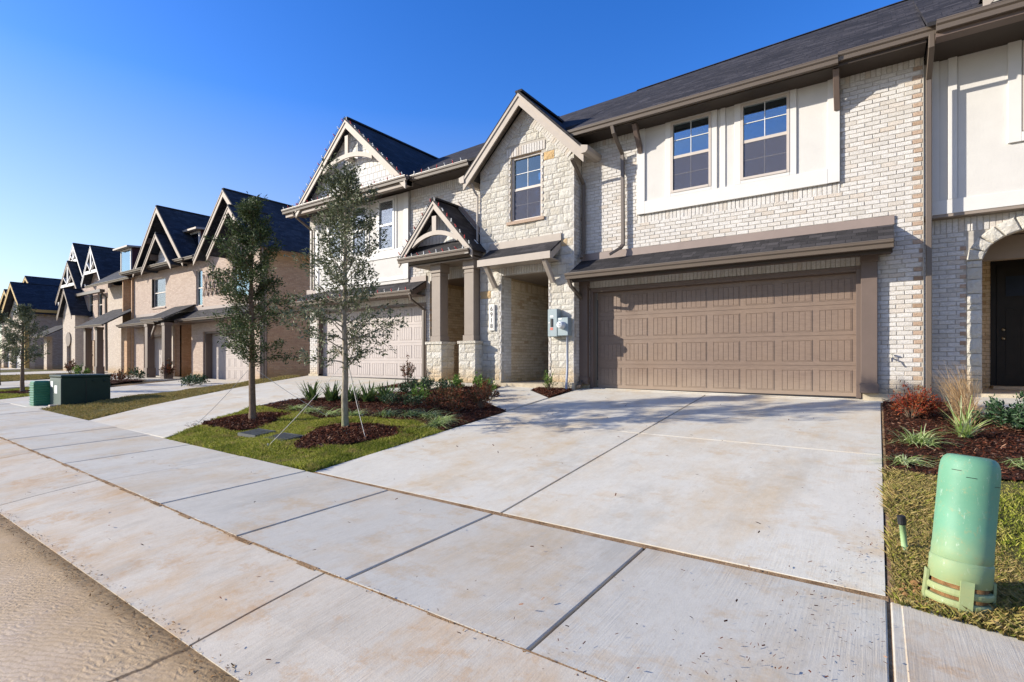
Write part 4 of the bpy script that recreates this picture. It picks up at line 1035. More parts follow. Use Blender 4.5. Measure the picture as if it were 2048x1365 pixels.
gutter(A, -15.8, -10.2, 9.80, 3.335, .125, .12)
AW = [(-12.10, -11.42), (-13.30, -12.62), (-14.5, -13.82)]; AH = [(a, c, 4.66, 6.14) for a, c in AW]
b = MB(); backing(b, -15.2, -10.86, 3.66, 6.2, WY - .07, 'y', -1, AH, 0, .06); b.build('stucco_panel', 'stucco', A)
b = MB(); y = WY - .085
b.box(-15.2, -15.03, y, WY - .05, 3.75, 6.2); b.box(-11.03, -10.85, y, WY - .05, 3.75, 6.2); b.box(-15.03, -11.03, y - .004, WY - .05, 4.42, 4.66)
b.box(-15.03, -11.03, y, WY - .05, 3.75, 3.86)
for a, c in AW:
    b.box(a - .1, a - .002, y + .003, WY - .05, 4.66, 6.14); b.box(c + .002, c + .1, y + .003, WY - .05, 4.66, 6.14); b.box(a - .1, c + .1, y + .001, WY - .05, 6.14, 6.2)
b.build('board_trim', 'board', A, bevel=.004)
for a, c in AW: window(A, a, c, 4.66, 6.14, WY - .085, 'white', blind=True, mun=False)
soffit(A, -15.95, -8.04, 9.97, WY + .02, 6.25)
gutter(A, -10.3, -8.25, 9.84, 6.385, .125, .12)
unit_roof(A, -15.9, -8.04, 8.55, 8.95)
# projecting gable
b = MB(); b.box(-15.95, -10.28, 9.80, 9.97, 6.14, 6.27); b.box(-10.32, -10.28, 9.80, 10.0, 6.14, 6.4); b.box(-15.95, -10.3, 9.78, 9.80, 6.12, 6.30); b.build('gable_soffit', 'pillar', A)
gutter(A, -16.02, -10.24, 9.66, 6.36, .13, .12)
gxc = -12.80; gzr = 8.56; ghw = 2.52; gdr = 2.26
gable_roof(A, gxc, gzr, ghw, gdr, 9.72, 14.1, 'roof_far', 'taupe', .17)
b = MB(); zz = lambda x: gzr - .12 - abs(x - gxc) * gdr / ghw
b.prism([(gxc - 2.45, 10.02, 6.32), (gxc + 2.45, 10.02, 6.32), (gxc, 10.02, gzr - .1)], (0, .05, 0)); b.build('gable_wall', 'shake', A)
b = MB(); slope_roof(b, [(gxc - 2.5, 9.74, 6.36), (gxc + 2.5, 9.74, 6.36), (gxc + 2.35, 10.02, 6.47), (gxc - 2.35, 10.02, 6.47)], .03); b.build('skirt_roof', 'roof', A)
def truss(par, xc, ztop, hw, drop, y, zc, m='taupe', arch=.14, th=.13, post=True):
    """curved collar beam and king post in the gable end"""
    k = (ztop - zc + arch * .9) * hw / drop; b = MB(); n_ = 12
    lo = [(xc - k + 2 * k * i / n_, zc - arch * ((2 * i / n_ - 1) ** 2) - th) for i in range(n_ + 1)]
    for i in range(n_):
        (xa, za), (xb, zb) = lo[i], lo[i + 1]
        b.hexa([(xa, y, za), (xb, y, zb), (xb, y + .07, zb), (xa, y + .07, za), (xa, y, za + th), (xb, y, zb + th), (xb, y + .07, zb + th), (xa, y + .07, za + th)])
    if post: b.box(xc - .07, xc + .07, y + .004, y + .066, zc - .02, ztop - .25)
    return b.build('truss', m, par)
truss(A, gxc, gzr - .26, ghw, gdr, 9.76, 7.52, arch=.26)
b = MB(); b.box(gxc - .10, gxc + .10, 9.78, 10.02, 7.35, 7.45); b.build('bracket', 'taupe', A)
# porch
px0, px1 = -9.32, -8.22
for xc in (px0, px1):
    b = MB(); hw = .26
    stones(b, xc - hw, xc + hw, .90, 1.86, 9.80, int(-xc * 10), cmin=.13, cmax=.22, rough=.014)
    stones(b, 9.80, 10.30, .90, 1.86, xc + hw, int(-xc * 11), axis='x', face=1, cmin=.13, cmax=.22, rough=.014)
    stones(b, 9.80, 10.30, .90, 1.86, xc - hw, int(-xc * 12), axis='x', face=-1, cmin=.13, cmax=.22, rough=.014)
    b.box(xc - hw + .01, xc + hw - .01, 9.815, 10.29, .8, 1.86, 1)
    b.box(xc - hw - .03, xc + hw + .03, 9.775, 10.32, 1.86, 1.925, 0)
    b.build('stone_pedestal', ['stone', 'mortar'], A)
    b = MB(); w = .15
    b.box(xc - w, xc + w, 9.88, 10.18, 2.07, 3.70); b.box(xc - w - .025, xc + w + .025, 9.855, 10.205, 1.925, 2.07); b.box(xc - w - .03, xc + w + .03, 9.85, 10.21, 3.70, 3.93)
    b.box(xc - w - .012, xc + w + .012, 9.868, 10.192, 3.60, 3.63)
    b.build('column', 'pillar', A, bevel=.006)
b = MB(); b.box(-10.15, -7.98, 9.72, 10.44, 3.93, 3.96); b.box(-10.15, -7.98, 9.72, 9.76, 3.90, 4.08); b.build('porch_ceiling', 'pillar', A)
gutter(A, -10.32, -7.92, 9.46, 4.11, .125, .12)
b = MB(); b.box(-8.04, -7.92, 9.5, 10.05, 3.985, 4.11); b.build('gutter', 'gutter', A)
b = MB(); slope_roof(b, [(-10.28, 9.52, 4.10), (-7.94, 9.52, 4.10), (-8.25, 9.93, 4.46), (-9.97, 9.93, 4.46)], .04); b.build('skirt_roof', 'roof', A)
b = MB(); b.prism([(-9.11 - 1.12, 9.93, 4.30), (-9.11 + 1.12, 9.93, 4.30), (-9.11, 9.93, 5.42)], (0, .05, 0)); b.build('gable_wall', 'siding', A)
gable_roof(A, -9.11, 5.50, 1.26, 1.36, 9.55, 10.47, 'roof', 'taupe', .13)
truss(A, -9.11, 5.32, 1.26, 1.36, 9.58, 4.70, arch=.24, th=.11)
b = MB(); b.prism([(-9.05, WY - .03, 5.62), (-7.72, WY - .03, 4.18), (-7.72, WY - .03, 4.06), (-9.05, WY - .03, 5.48)], (0, .03, 0)); b.build('flashing', 'flash', A)
# entry recess of the left house
b = MB(); bricks(b, WY, 13, .93, 3.3, -10.08, axis='x', face=1, seed=51); bricks(b, WY, 13, 3.3, 3.52, -10.08, axis='x', face=1, seed=52, soldier=True, bw=.062, bh=.2)
backing(b, WY + .03, 13, .9, 3.75, -10.08, 'x', 1, [], 1)
bricks(b, -10.1, -7.6, .93, 3.6, 13, seed=53); backing(b, -10.1, -7.6, .9, 3.75, 13, 'y', -1, [], 1)
b.build('entry_wall', ['brick_shade', 'mortar_shade'], A)
b = MB(); b.box(-10.2, -8.05, WY + .1, 13.05, 3.62, 3.68); b.build('porch_ceiling', 'trim', A)
for pts in ([(-15.50, 9.74, 6.24), (-15.46, 9.8, 6.1), (-15.42, 10.38, 5.75), (-15.42, 10.38, 3.8)], [(-10.27, 9.86, 3.22), (-10.27, 9.92, 3.08), (-10.26, 10.38, 2.85), (-10.26, 10.38, 1.0)]):
    downspout(A, pts)

# holiday lights -----------------------------------------------------------------
def lights(label, paths, step, name='string_lights'):
    o0 = paths[0][0]; t = thing(name, o0, label, 'string lights', 'holiday light strings on the left townhouse')
    b = MB(); i = 0; nb = 0
    pr = {}
    for mname in ('plastic_white', 'bulb_red'):
        q = MB(); q.lathe([(.003, 0), (.010, .008), (.014, .022), (.011, .04), (.003, .055)], (0, 0, 0), 8)
        q.box(-.011, .011, -.011, .011, -.03, .0); pr[mname] = q
    for pth in paths:
        b.tube([Vector(p) for p in pth], .0045, 4)
        for p, q in zip(pth, pth[1:]):
            p, q = Vector(p), Vector(q); L = (q - p).length; n_ = int(L / step)
            for k in range(n_):
                if nb >= 98: break
                c = p.lerp(q, (k + .5) / n_); mname = ('plastic_white', 'bulb_red')[i % 2]; i += 1; nb += 1
                qb = MB(); rot = Matrix.Rotation(R.uniform(-.5, .5), 3, 'Y') @ Matrix.Rotation(R.uniform(.1, .8), 3, 'X')
                qb.v = [tuple(c + rot @ Vector(v)) for v in pr[mname].v]; qb.f = pr[mname].f; qb.m = pr[mname].m
                qb.build('bulb', mname, t, True)
    b.build('cord', 'cord', t)
    return t
lights('string of red and white bulbs on the big truss gable of the left townhouse', [[(gxc, 9.70, gzr + .03), (gxc + ghw, 9.70, gzr - gdr + .03)], [(gxc, 9.70, gzr + .03), (gxc - ghw, 9.70, gzr - gdr + .03)]], .26)
lights('string of red and white bulbs along the upper gutter of the left townhouse', [[(-16.0, 9.66, 6.385), (-10.26, 9.66, 6.385)], [(-10.2, 9.84, 6.41), (-8.3, 9.84, 6.41)]], .25)
lights('string of red and white bulbs round the small porch gable and its gutter', [[(-9.11, 9.53, 5.53), (-9.11 + 1.26, 9.53, 4.17)], [(-9.11, 9.53, 5.53), (-9.11 - 1.26, 9.53, 4.17)], [(-10.3, 9.46, 4.135), (-7.95, 9.46, 4.135)]], .2)
lights('string of red and white bulbs along the gutter above the left garage door', [[(-15.8, 9.80, 3.36), (-10.2, 9.80, 3.36)]], .28)

# ================================================================ RIGHT TOWNHOUSE
B = thing('townhouse', (3, 10.8, .8), 'townhouse with cream stucco upper wall over a stone entry arch at the right edge', 'house', 'attached pale brick townhouses')
BY = 10.86
acx, ahw, asp, ari = 2.10, .765, 3.03, .45
def arch_z(x): return asp + ari * sqrt(max(0, 1 - ((x - acx) / ahw) ** 2))
b = MB()
bricks(b, .6, 1.15, .95, 3.50, BY, seed=61, quoin=None)
bricks(b, .6, 4.5, 3.50, 3.73, BY, seed=62, soldier=True, bw=.064, bh=.21)
bricks(b, 3.05, 4.5, .95, 3.5, BY, seed=63)
backing(b, .59, 4.5, .85, 3.9, BY, 'y', -1, [(acx - ahw, acx + ahw, .7, 3.50)], 1, .14)
for i in range(16):
    x0_, x1_ = acx - ahw + i * ahw / 8, acx - ahw + (i + 1) * ahw / 8
    b.prism([(x0_, BY + .012, arch_z(x0_)), (x1_, BY + .012, arch_z(x1_)), (x1_, BY + .012, 3.5), (x0_, BY + .012, 3.5)], (0, .13, 0), 1)
for i in range(0, 34, 2):
    z = .96 + i * .075
    if z < 3.3: b.box(1.07, 1.145, BY - .006, BY + .0, z, z + .062, 2)
b.build('brick_wall', ['brick', 'mortar', 'quoin'], B)
b = MB()
stones(b, 1.15, 1.335, .95, 3.03, BY - .02, 71, cmin=.16, cmax=.28, rough=.02); stones(b, 2.87, 3.05, .95, 3.03, BY - .02, 72, cmin=.16, cmax=.28)
n_ = 11
for i in range(n_):
    t0, t1 = pi - pi * i / n_ - .012, pi - pi * (i + 1) / n_ + .012
    I = lambda t: (acx + ahw * cos(t), asp + ari * sin(t)); O = lambda t: (acx + (ahw + .19) * cos(t), asp + (ari + .22) * sin(t))
    q = [I(t0), I(t1), O(t1), O(t0)]; j = R.uniform(-.012, .008)
    cxm = sum(p_[0] for p_ in q) / 4; czm = sum(p_[1] for p_ in q) / 4; k = len(b.v); yf = BY - .035 + j
    for sc_, yy in ((1, BY + .1), (1, yf + .015), (.86, yf)):
        for p_ in q: b.v.append((cxm + (p_[0] - cxm) * sc_, yy, czm + (p_[1] - czm) * sc_))
    b.v.append((cxm, yf - .015, czm))
    for r_ in (0, 1):
        for w_ in range(4): v_ = (w_ + 1) % 4; b.f.append((k + r_ * 4 + w_, k + r_ * 4 + v_, k + r_ * 4 + 4 + v_, k + r_ * 4 + 4 + w_)); b.m.append(0)
    for w_ in range(4): b.f.append((k + 8 + w_, k + 8 + (w_ + 1) % 4, k + 12)); b.m.append(0)
b.build('stone_arch', ['stone'], B)
b = MB(); b.box(.585, .595, WY - .0, 10.98, .8, 6.3); b.build('party_wall', 'mortar', B)
b = MB(); b.box(.6, 5, 10.95, 13.2, 3.52, 3.56); b.box(.6, 5, 11.6, 11.75, 3.12, 3.5); b.build('porch_ceiling', 'pillar', B)
b = MB(); bricks(b, .9, 4.5, .9, 3.5, 12.9, holes=[(1.75, 2.85, .8, 3.2)], seed=64); backing(b, .9, 4.5, .8, 3.6, 12.9, 'y', -1, [(1.75, 2.85, .8, 3.2)], 1)
bricks(b, 10.98, 12.9, .9, 3.5, 1.32, axis='x', face=1, seed=65); bricks(b, 10.98, 12.9, .9, 3.5, 2.88, axis='x', face=-1, seed=66)
backing(b, 10.98, 12.9, .8, 3.6, 1.32, 'x', 1, [], 1); backing(b, 10.98, 12.9, .8, 3.6, 2.88, 'x', -1, [], 1)
b.build('entry_wall', ['brick_shade', 'mortar_shade'], B)
b = MB(); b.box(1.70, 2.9, 12.88, 12.95, .9, 3.3); b.box(1.78, 2.82, 12.86, 12.92, 1.02, 3.18)
for (a, c, d, e_) in ((1.90, 2.12, 1.2, 2.4), (2.2, 2.42, 1.2, 2.4), (2.5, 2.7, 1.2, 2.4)):
    b.box(a, c, 12.85, 12.86, d, d + .02); b.box(a, c, 12.85, 12.86, e_ - .02, e_); b.box(a, a + .02, 12.85, 12.86, d + .02, e_ - .02); b.box(c - .02, c, 12.85, 12.86, d + .02, e_ - .02)
dr = b.build('front_door', 'door', B)
b = MB(); b.box(1.90, 2.70, 12.848, 12.853, 2.62, 2.98); b.build('pane', 'room', dr)
b = MB(); b.lathe([(.0, 0), (.03, .01), (.03, .03), (.0, .04)], (0, 0, 0), 12)
v0 = list(b.v); b.v = [(1.87 + v[0], 12.85 - v[2], 2.02 + v[1]) for v in v0]; k = len(b.v)
b.v += [(1.87 + v[0], 12.85 - v[2], 1.86 + v[1]) for v in v0]; f0 = list(b.f); b.f += [tuple(k + i for i in q) for q in f0]; b.m += [0] * len(f0); b.build('handle', 'brass', dr, True)
b = MB(); b.box(.6, 4.5, BY - .03, 13, .72, .95); b.box(1.7, 2.9, 12.6, 12.95, .95, 1.0); b.build('entry_step', 'found', B)
SY = 10.70
b = MB(); backing(b, .6, 4.5, 3.78, 6.3, SY - .012, 'y', -1, [(1.76, 2.65, 4.87, 6.2)], 0, .3); b.build('stucco_wall', 'stucco', B)
b = MB(); y = SY - .03
b.box(.68, 4.5, y, SY, 3.78, 4.0); b.box(.68, .80, y - .002, SY, 4.0, 6.25); b.box(.91, 1.02, y - .002, SY, 4.0, 6.25)
b.box(1.60, 1.75, y - .01, SY, 4.72, 6.25); b.box(1.75, 3.2, y - .01, SY, 4.72, 4.86); b.box(2.66, 2.8, y - .01, SY, 4.86, 6.25)
b.build('board_trim', 'board', B, bevel=.004)
b = MB(); b.box(.6, 4.5, SY - .02, BY + .05, 3.735, 3.78); b.build('gable_soffit', 'pillar', B)
window(B, 1.76, 2.65, 4.87, 6.2, SY - .02)
soffit(B, .62, 4.5, 10.0, SY + .05, 6.22, h=.18)
gutter(B, .70, 4.6, 9.70, 6.40, .14, .12)
b = MB(); b.box(.70, 4.6, 9.82, 10.02, 6.2, 6.27); b.build('soffit', 'trim', B)
b = MB(); slope_roof(b, [(.6, 9.80, 6.44), (4.6, 9.80, 6.44), (4.6, 14, 9.3), (.6, 14, 9.17)], .06); slope_roof(b, [(.6, 14, 9.17), (4.6, 14, 9.3), (4.6, 22, 5), (.6, 22, 5)], .06); b.build('roof', 'roof', B)
gable_roof(B, 3.1, 8.7, 1.9, 2.0, 9.75, 13.6, rake='taupe', rw=.2)
b = MB(); b.prism([(1.25, 9.95, 6.5), (4.95, 9.95, 6.5), (3.1, 9.95, 8.6)], (0, .05, 0)); b.build('gable_wall', 'stucco', B)
# ================================================================ HOUSES DOWN THE STREET
def far_wall(par, x0, x1, z0, z1, y, holes, m, th=.35, name='wall'):
    b = MB(); backing(b, x0, x1, z0, z1, y + .012 * -1 * -1, 'y', -1, holes, 0, th); return b.build(name, m, par)
def far_window(par, x0, x1, z0, z1, y, blind=False):
    w = window(par, x0, x1, z0, z1, y + .10, 'winframe', blind, mun=False)
    b = MB(); b.box(x0 - .06, x1 + .06, y - .03, y + .08, z0 - .09, z0 - .01); b.build('window_sill', 'farb', w); return w
def post(par, x, y, z0, z1, w=.32, m='trim', brk=True):
    b = MB(); b.box(x - w / 2, x + w / 2, y - w / 2, y + w / 2, z0 + .5, z1 - .15); b.box(x - w / 2 - .03, x + w / 2 + .03, y - w / 2 - .03, y + w / 2 + .03, z1 - .15, z1)
    b.box(x - w / 2 - .05, x + w / 2 + .05, y - w / 2 - .05, y + w / 2 + .05, z0, z0 + .5); b.build('column', m, par)
    if brk: b = MB(); b.beam((x + w / 2, y, z1 - .75), (x + w / 2 + .55, y, z1 - .08), .1, .1); b.build('bracket', m, par)
FY = 12.7
# --- house with big brick gable (right end of the brown row)
Bh = thing('townhouse', (-26, FY, .45), 'tan brick end townhouse with steep double gable, its long side wall facing the pale house', 'house', 'brown brick townhouses down the street')
far_wall(Bh, -29.2, -22.8, .2, 6.5, FY, [(-28.15, -23.3, .1, 2.85), (-25.2, -23.6, 4.4, 6.1), (-28.9, -28.2, 4.2, 6.05)], 'farb')
b = MB(); b.prism([(-28.0, FY, 6.5), (-22.8, FY, 6.5), (-22.8, FY, 7.05), (-25.1, FY, 9.25), (-28.0, FY, 6.6)], (0, .3, 0)); b.build('gable_wall', 'farb', Bh)
b = MB(); b.box(-23.1, -22.8, FY + .34, 26, .1, 6.75); b.build('side_wall', 'farside', Bh)
b = MB(); b.box(-22.8, -22.79, FY, 26, 6.45, 6.66); b.build('soldier_course', 'soldier_far', Bh)
b = MB(); b.prism([(-22.6, FY - .3, 6.62), (-22.45, FY - .3, 6.62), (-22.45, FY - .3, 6.78), (-22.6, FY - .3, 6.78)], (0, 13, 0)); b.box(-22.8, -22.6, FY - .3, 26, 6.62, 6.66); b.build('gutter', 'gutter', Bh)
gable_roof(Bh, -25.0, 9.42, 2.95, 2.95, FY - .55, 26, 'roof_far', 'taupe_far', .22)
b = MB(); slope_roof(b, [(-29.3, FY - .5, 6.6), (-27.8, FY - .5, 6.6), (-27.8, FY + 4, 9.0), (-29.3, FY + 4, 9.0)], .06); b.build('roof', 'roof_far', Bh); gutter(Bh, -29.4, -27.9, FY - .62, 6.62)
gable_roof(Bh, -23.9, 8.40, 2.0, 2.0, FY - .85, FY + 1.0, 'roof_far', 'taupe_far', .18)
b = MB(); b.box(-25.3, -24.95, FY - .02, FY + .01, 7.5, 8.2); b.build('gable_vent', 'taupe', Bh)
b = MB(); b.box(-28.15, -28.02, FY + .1, FY + .5, .3, 2.85); b.box(-23.43, -23.3, FY + .1, FY + .5, .3, 2.85); b.box(-28.02, -23.43, FY + .1, FY + .5, 2.75, 2.85); b.build('garage_frame', 'trim', Bh)
garage_door(Bh, -28.02, -23.43, .42, 2.75, FY + .42, 'garage_sheen', boards=0, cols=8)
far_window(Bh, -25.2, -23.6, 4.4, 6.1, FY); far_window(Bh, -28.9, -28.2, 4.2, 6.05, FY)
pent(Bh, -29.0, -22.9, FY, 3.98, FY - .75, 3.48, 'roof'); gutter(Bh, -29.0, -22.9, FY - .87, 3.47)
b = MB()
for i in range(6):
    x = -28.05 + i * .42
    for (p, q) in (((x, 4.65), (x + .42, 5.75)), ((x + .42, 4.65), (x, 5.75))): b.beam((p[0], FY - .03, p[1]), (q[0], FY - .03, q[1]), .05, .05, (0, 1, 0))
b.build('diamond_lattice', 'farb', Bh)
b = MB(); b.tube([(-22.72, 17.6, 6.6), (-22.72, 17.6, .4)], .07, 6); b.build('downspout', 'gutter', Bh)
b = MB(); b.tube([(-22.72, FY + .15, 6.6), (-22.72, FY + .15, .3)], .07, 6); b.build('downspout', 'gutter', Bh)
b = MB(); b.lathe([(.09, 0), (.09, .3), (.12, .3), (.05, .42)], (-24.4, 16.5, 8.3), 10); b.build('roof_vent', 'black', Bh)
# --- middle house
Ch = thing('townhouse', (-33.4, FY, .5), 'tan brick townhouse with nested steep gables and white shingled gable face', 'house', 'brown brick townhouses down the street')
far_wall(Ch, -36.9, -29.2, .25, 6.65, FY, [(-35.45, -32.1, .2, 2.85), (-34.2, -32.5, 4.4, 6.05), (-31.4, -29.4, .2, 3.5)], 'farb')
b = MB(); b.prism([(-35.4, FY + .3, 6.6), (-29.4, FY + .3, 6.6), (-32.4, FY + .3, 9.55)], (0, .2, 0)); b.build('gable_wall', 'taupe', Ch)
gable_roof(Ch, -32.4, 9.88, 3.2, 3.3, FY - .5, 26, 'roof_far', 'taupe_far', .22)
gable_roof(Ch, -31.7, 8.25, 1.85, 1.85, FY - .8, FY + 3, 'roof_far', 'taupe_far', .18)
b = MB(); b.prism([(-33.2, FY - .3, 6.6), (-30.2, FY - .3, 6.6), (-31.7, FY - .3, 8.1)], (0, .1, 0)); b.build('gable_wall', 'shake', Ch)
for (x, z, yy) in ((-32.9, 6.9, FY - .6), (-34.0, 8.0, FY - .3)):
    b = MB(); b.box(x, x + .3, yy - .1, yy + .5, z, z + .3); b.build('bracket', 'trim', Ch)
soffit(Ch, -37.2, -29.2, FY - .55, FY + .05, 6.45); gutter(Ch, -37.2, -28.9, FY - .67, 6.62)
b = MB(); slope_roof(b, [(-31.2, FY - .5, 6.62), (-28.6, FY - .5, 6.62), (-28.6, FY + 4, 9.2), (-31.2, FY + 4, 9.2)], .06); b.build('roof', 'roof_far', Ch)
far_window(Ch, -34.2, -32.5, 4.4, 6.05, FY, True)
b = MB(); b.box(-34.25, -34.2, FY - .02, FY + .1, 4.4, 6.05); b.build('shutter', 'trim', Ch)
garage_door(Ch, -35.35, -32.2, .48, 2.75, FY + .55, 'garage_sheen', boards=0, cols=4)
b = MB(); b.box(-35.45, -35.35, FY + .1, FY + .6, .4, 2.85); b.box(-32.2, -32.1, FY + .1, FY + .6, .4, 2.85); b.box(-35.35, -32.2, FY + .1, FY + .6, 2.75, 2.85); b.build('garage_frame', 'trim', Ch)
pent(Ch, -36.4, -29.0, FY, 3.95, FY - .95, 3.45); gutter(Ch, -36.4, -31.2, FY - 1.07, 3.44)
b = MB(); slope_roof(b, [(-31.3, FY - 1.5, 3.5), (-28.9, FY - 1.5, 3.5), (-28.9, FY, 4.3), (-31.3, FY, 4.3)], .05); b.build('pent_roof', 'roof', Ch); gutter(Ch, -31.4, -28.8, FY - 1.62, 3.5)
post(Ch, -31.3, FY - 1.2, .5, 3.3); post(Ch, -29.25, FY - 1.2, .45, 3.3, brk=False)
b = MB(); b.box(-31.5, -29.2, FY + 1.4, FY + 1.5, .4, 3.6); b.box(-31.5, -31.4, FY + .3, FY + 1.4, .4, 3.6); b.box(-29.45, -29.35, FY + .3, FY + 1.4, .4, 3.6); b.build('entry_wall', 'farside', Ch)
b = MB(); b.box(-31.4, -31.3, FY - .1, FY, .4, 3.3); b.build('trim_board', 'taupe', Ch)
# shed dormers on the roof between the gables
def dormer(par, x0, x1, y0, y1, z0, z1):
    d = MB(); d.box(x0, x1, y0 + .05, y1, z0, z1 + .1); o = d.build('dormer', 'maroon', par)
    r_ = MB(); slope_roof(r_, [(x0 - .25, y0 - .35, z1 + .1), (x1 + .25, y0 - .35, z1 + .1), (x1 + .25, y1 + .5, z1 + .35), (x0 - .25, y1 + .5, z1 + .35)], .1); r_.build('dormer_roof', 'taupe', o)
    q = MB(); q.box(x0 + .2, x1 - .2, y0 + .0, y0 + .05, z0 + .25, z1 - .1); q.build('pane', 'glass', o)
    q = MB(); q.box(x0 + .1, x0 + .2, y0 - .02, y0 + .05, z0 + .15, z1); q.box(x1 - .2, x1 - .1, y0 - .02, y0 + .05, z0 + .15, z1); q.box(x0 + .2, x1 - .2, y0 - .02, y0 + .05, z1 - .1, z1); q.box(x0 + .2, x1 - .2, y0 - .02, y0 + .05, z0 + .15, z0 + .25); q.build('window_frame', 'board', o)
dormer(Ch, -31.2, -29.7, 13.3, 15.5, 6.7, 8.35)
# --- third unit, with dormer
Dh = thing('townhouse', (-40.7, 13, .55), 'narrow tan brick townhouse unit with shed dormer and sloping porch roof', 'house', 'brown brick townhouses down the street')
far_wall(Dh, -38.3, -36.9, .3, 6.4, 13.0, [(-37.8, -37.2, 4.3, 6.1)], 'farb')
far_wall(Dh, -44.0, -38.3, .3, 6.4, 13.6, [], 'farw')
b = MB(); b.box(-38.3, -38.2, 12.6, 13.6, .3, 6.4); b.box(-36.95, -36.85, 12.6, 13, .3, 6.4); b.build('side_wall', 'farside', Dh)
far_window(Dh, -37.8, -37.2, 4.3, 6.1, 13.0)
b = MB(); slope_roof(b, [(-44.5, 12.5, 6.4), (-36.6, 12.5, 6.4), (-36.6, 17, 9.6), (-44.5, 17, 9.6)], .08); b.build('roof', 'roof_far', Dh)
gutter(Dh, -44.4, -36.9, 12.4, 6.42)
b = MB(); slope_roof(b, [(-41.5, 11.2, 3.5), (-37.0, 11.2, 3.5), (-37.0, 13.1, 4.7), (-41.5, 13.1, 4.7)], .08); b.build('pent_roof', 'roof', Dh); gutter(Dh, -41.6, -36.9, 11.1, 3.5)
post(Dh, -40.9, 11.6, .5, 3.4, brk=False); post(Dh, -38.9, 11.6, .5, 3.4, brk=False)
b = MB(); b.box(-37.9, -37.0, 12.4, 13, .4, 3.6); b.build('entry_wall', 'farside', Dh)
dormer(Dh, -41.7, -39.8, 13.6, 16, 6.6, 8.7)
# --- fourth unit with trusses and stone turret
Eh = thing('townhouse', (-50, 14, .6), 'pinkish brick townhouse with tall truss gables and narrow stone entry turret', 'house', 'brown brick townhouses down the street')
far_wall(Eh, -51.4, -45.3, .3, 6.9, 14, [(-49.6, -46.1, .2, 2.85), (-49.3, -48.3, 4.6, 6.5), (-47.3, -46.4, 4.6, 6.3)], 'farb')
b = MB(); b.box(-45.4, -45.2, 14.3, 18, .3, 6.8); b.build('side_wall', 'farside', Eh)
b = MB(); b.prism([(-48.9, 14, 6.9), (-45.3, 14, 6.9), (-46.9, 14, 9.3)], (0, .2, 0)); b.build('gable_wall', 'farb', Eh)
b = MB(); b.prism([(-47.9, 13.95, 7.8), (-45.8, 13.95, 7.8), (-46.85, 13.95, 9.2)], (0, .04, 0)); b.build('gable_panel', 'maroon', Eh)
far_window(Eh, -49.3, -48.3, 4.6, 6.5, 14); far_window(Eh, -47.3, -46.4, 4.6, 6.3, 14)
garage_door(Eh, -49.5, -46.2, .6, 2.8, 14.5, 'garage_sheen', boards=0, cols=4)
gable_roof(Eh, -46.75, 9.7, 1.95, 2.6, 13.4, 30, 'roof_far', 'white', .16)
def atruss(par, xc, zt, hw, dr, y, zb):
    b = MB(); k = (zt - zb) * hw / dr
    b.box(xc - k, xc + k, y, y + .08, zb - .1, zb + .12); b.box(xc - .09, xc + .09, y, y + .07, zb, zt - .2)
    for s in (-1, 1): b.beam((xc, y + .03, zb + .1), (xc + s * k * .55, y + .03, zb + (zt - zb) * .42), .07, .13, (0, 1, 0))
    b.build('truss', 'white', par)
atruss(Eh, -46.75, 9.5, 1.95, 2.6, 13.42, 7.75)
gable_roof(Eh, -54.3, 11.0, 3.8, 4.6, 14.4, 30, 'roof_far', 'white', .2); atruss(Eh, -54.3, 10.7, 3.8, 4.6, 14.42, 9.5)
b = MB(); b.prism([(-57.6, 14.8, 6.4), (-51, 14.8, 6.4), (-54.3, 14.8, 10.5)], (0, .2, 0)); b.build('gable_wall', 'farb', Eh)
far_wall(Eh, -57.3, -50.0, .3, 6.6, 14.8, [], 'farb')
gable_roof(Eh, -53.8, 9.4, 3.0, 3.1, 13.9, 18, 'roof_far', 'taupe_far', .2); atruss(Eh, -53.8, 9.1, 3.0, 3.1, 13.92, 7.4)
far_wall(Eh, -52.1, -49.3, .3, 4.9, 13.2, [(-51.2, -50.1, .3, 3.0)], 'farw', .6, 'stone_turret')
b = MB(); b.box(-49.5, -49.3, 13.8, 14.2, .3, 5); b.prism([(-52.1, 13.2, 4.9), (-49.3, 13.2, 4.9), (-50.7, 13.2, 6.6)], (0, .2, 0)); b.build('gable_wall', 'farw', Eh)
b = MB(); b.lathe([(.54, -.05), (.54, .05)], (0, 0, 0), 20); b.v = [(-50.65 + v[0], 13.2 + v[2], 2.95 + v[1]) for v in b.v]; b.box(-51.2, -50.1, 13.4, 13.75, .4, 3.0); b.build('entry_recess_shade', 'trim', Eh)  # brown disc and panel paint in the shade of the arched recess
gable_roof(Eh, -50.7, 6.85, 1.7, 2.1, 12.9, 16, 'roof_far', 'taupe_far', .18)
b = MB(); slope_roof(b, [(-58.3, 12.6, 3.3), (-54.2, 12.6, 3.3), (-54.2, 14.3, 4.3), (-58.3, 14.3, 4.3)], .08); b.build('pent_roof', 'roof', Eh); gutter(Eh, -58.3, -54.2, 12.5, 3.3)
far_wall(Eh, -57.0, -56.2, .3, 3.3, 13.2, [], 'farw'); far_wall(Eh, -58.2, -54.3, .3, 4.4, 15, [], 'farside')
b = MB(); b.beam((-51.0, 13.6, 6.3), (-45.0, 13.6, 6.3), .3, .2); b.build('gutter', 'gutter', Eh)
b = MB(); b.tube([(-45.5, 13.7, 6.2), (-45.3, 13.9, 5.9), (-45.3, 13.95, .6)], .08, 6); b.build('downspout', 'gutter', Eh)
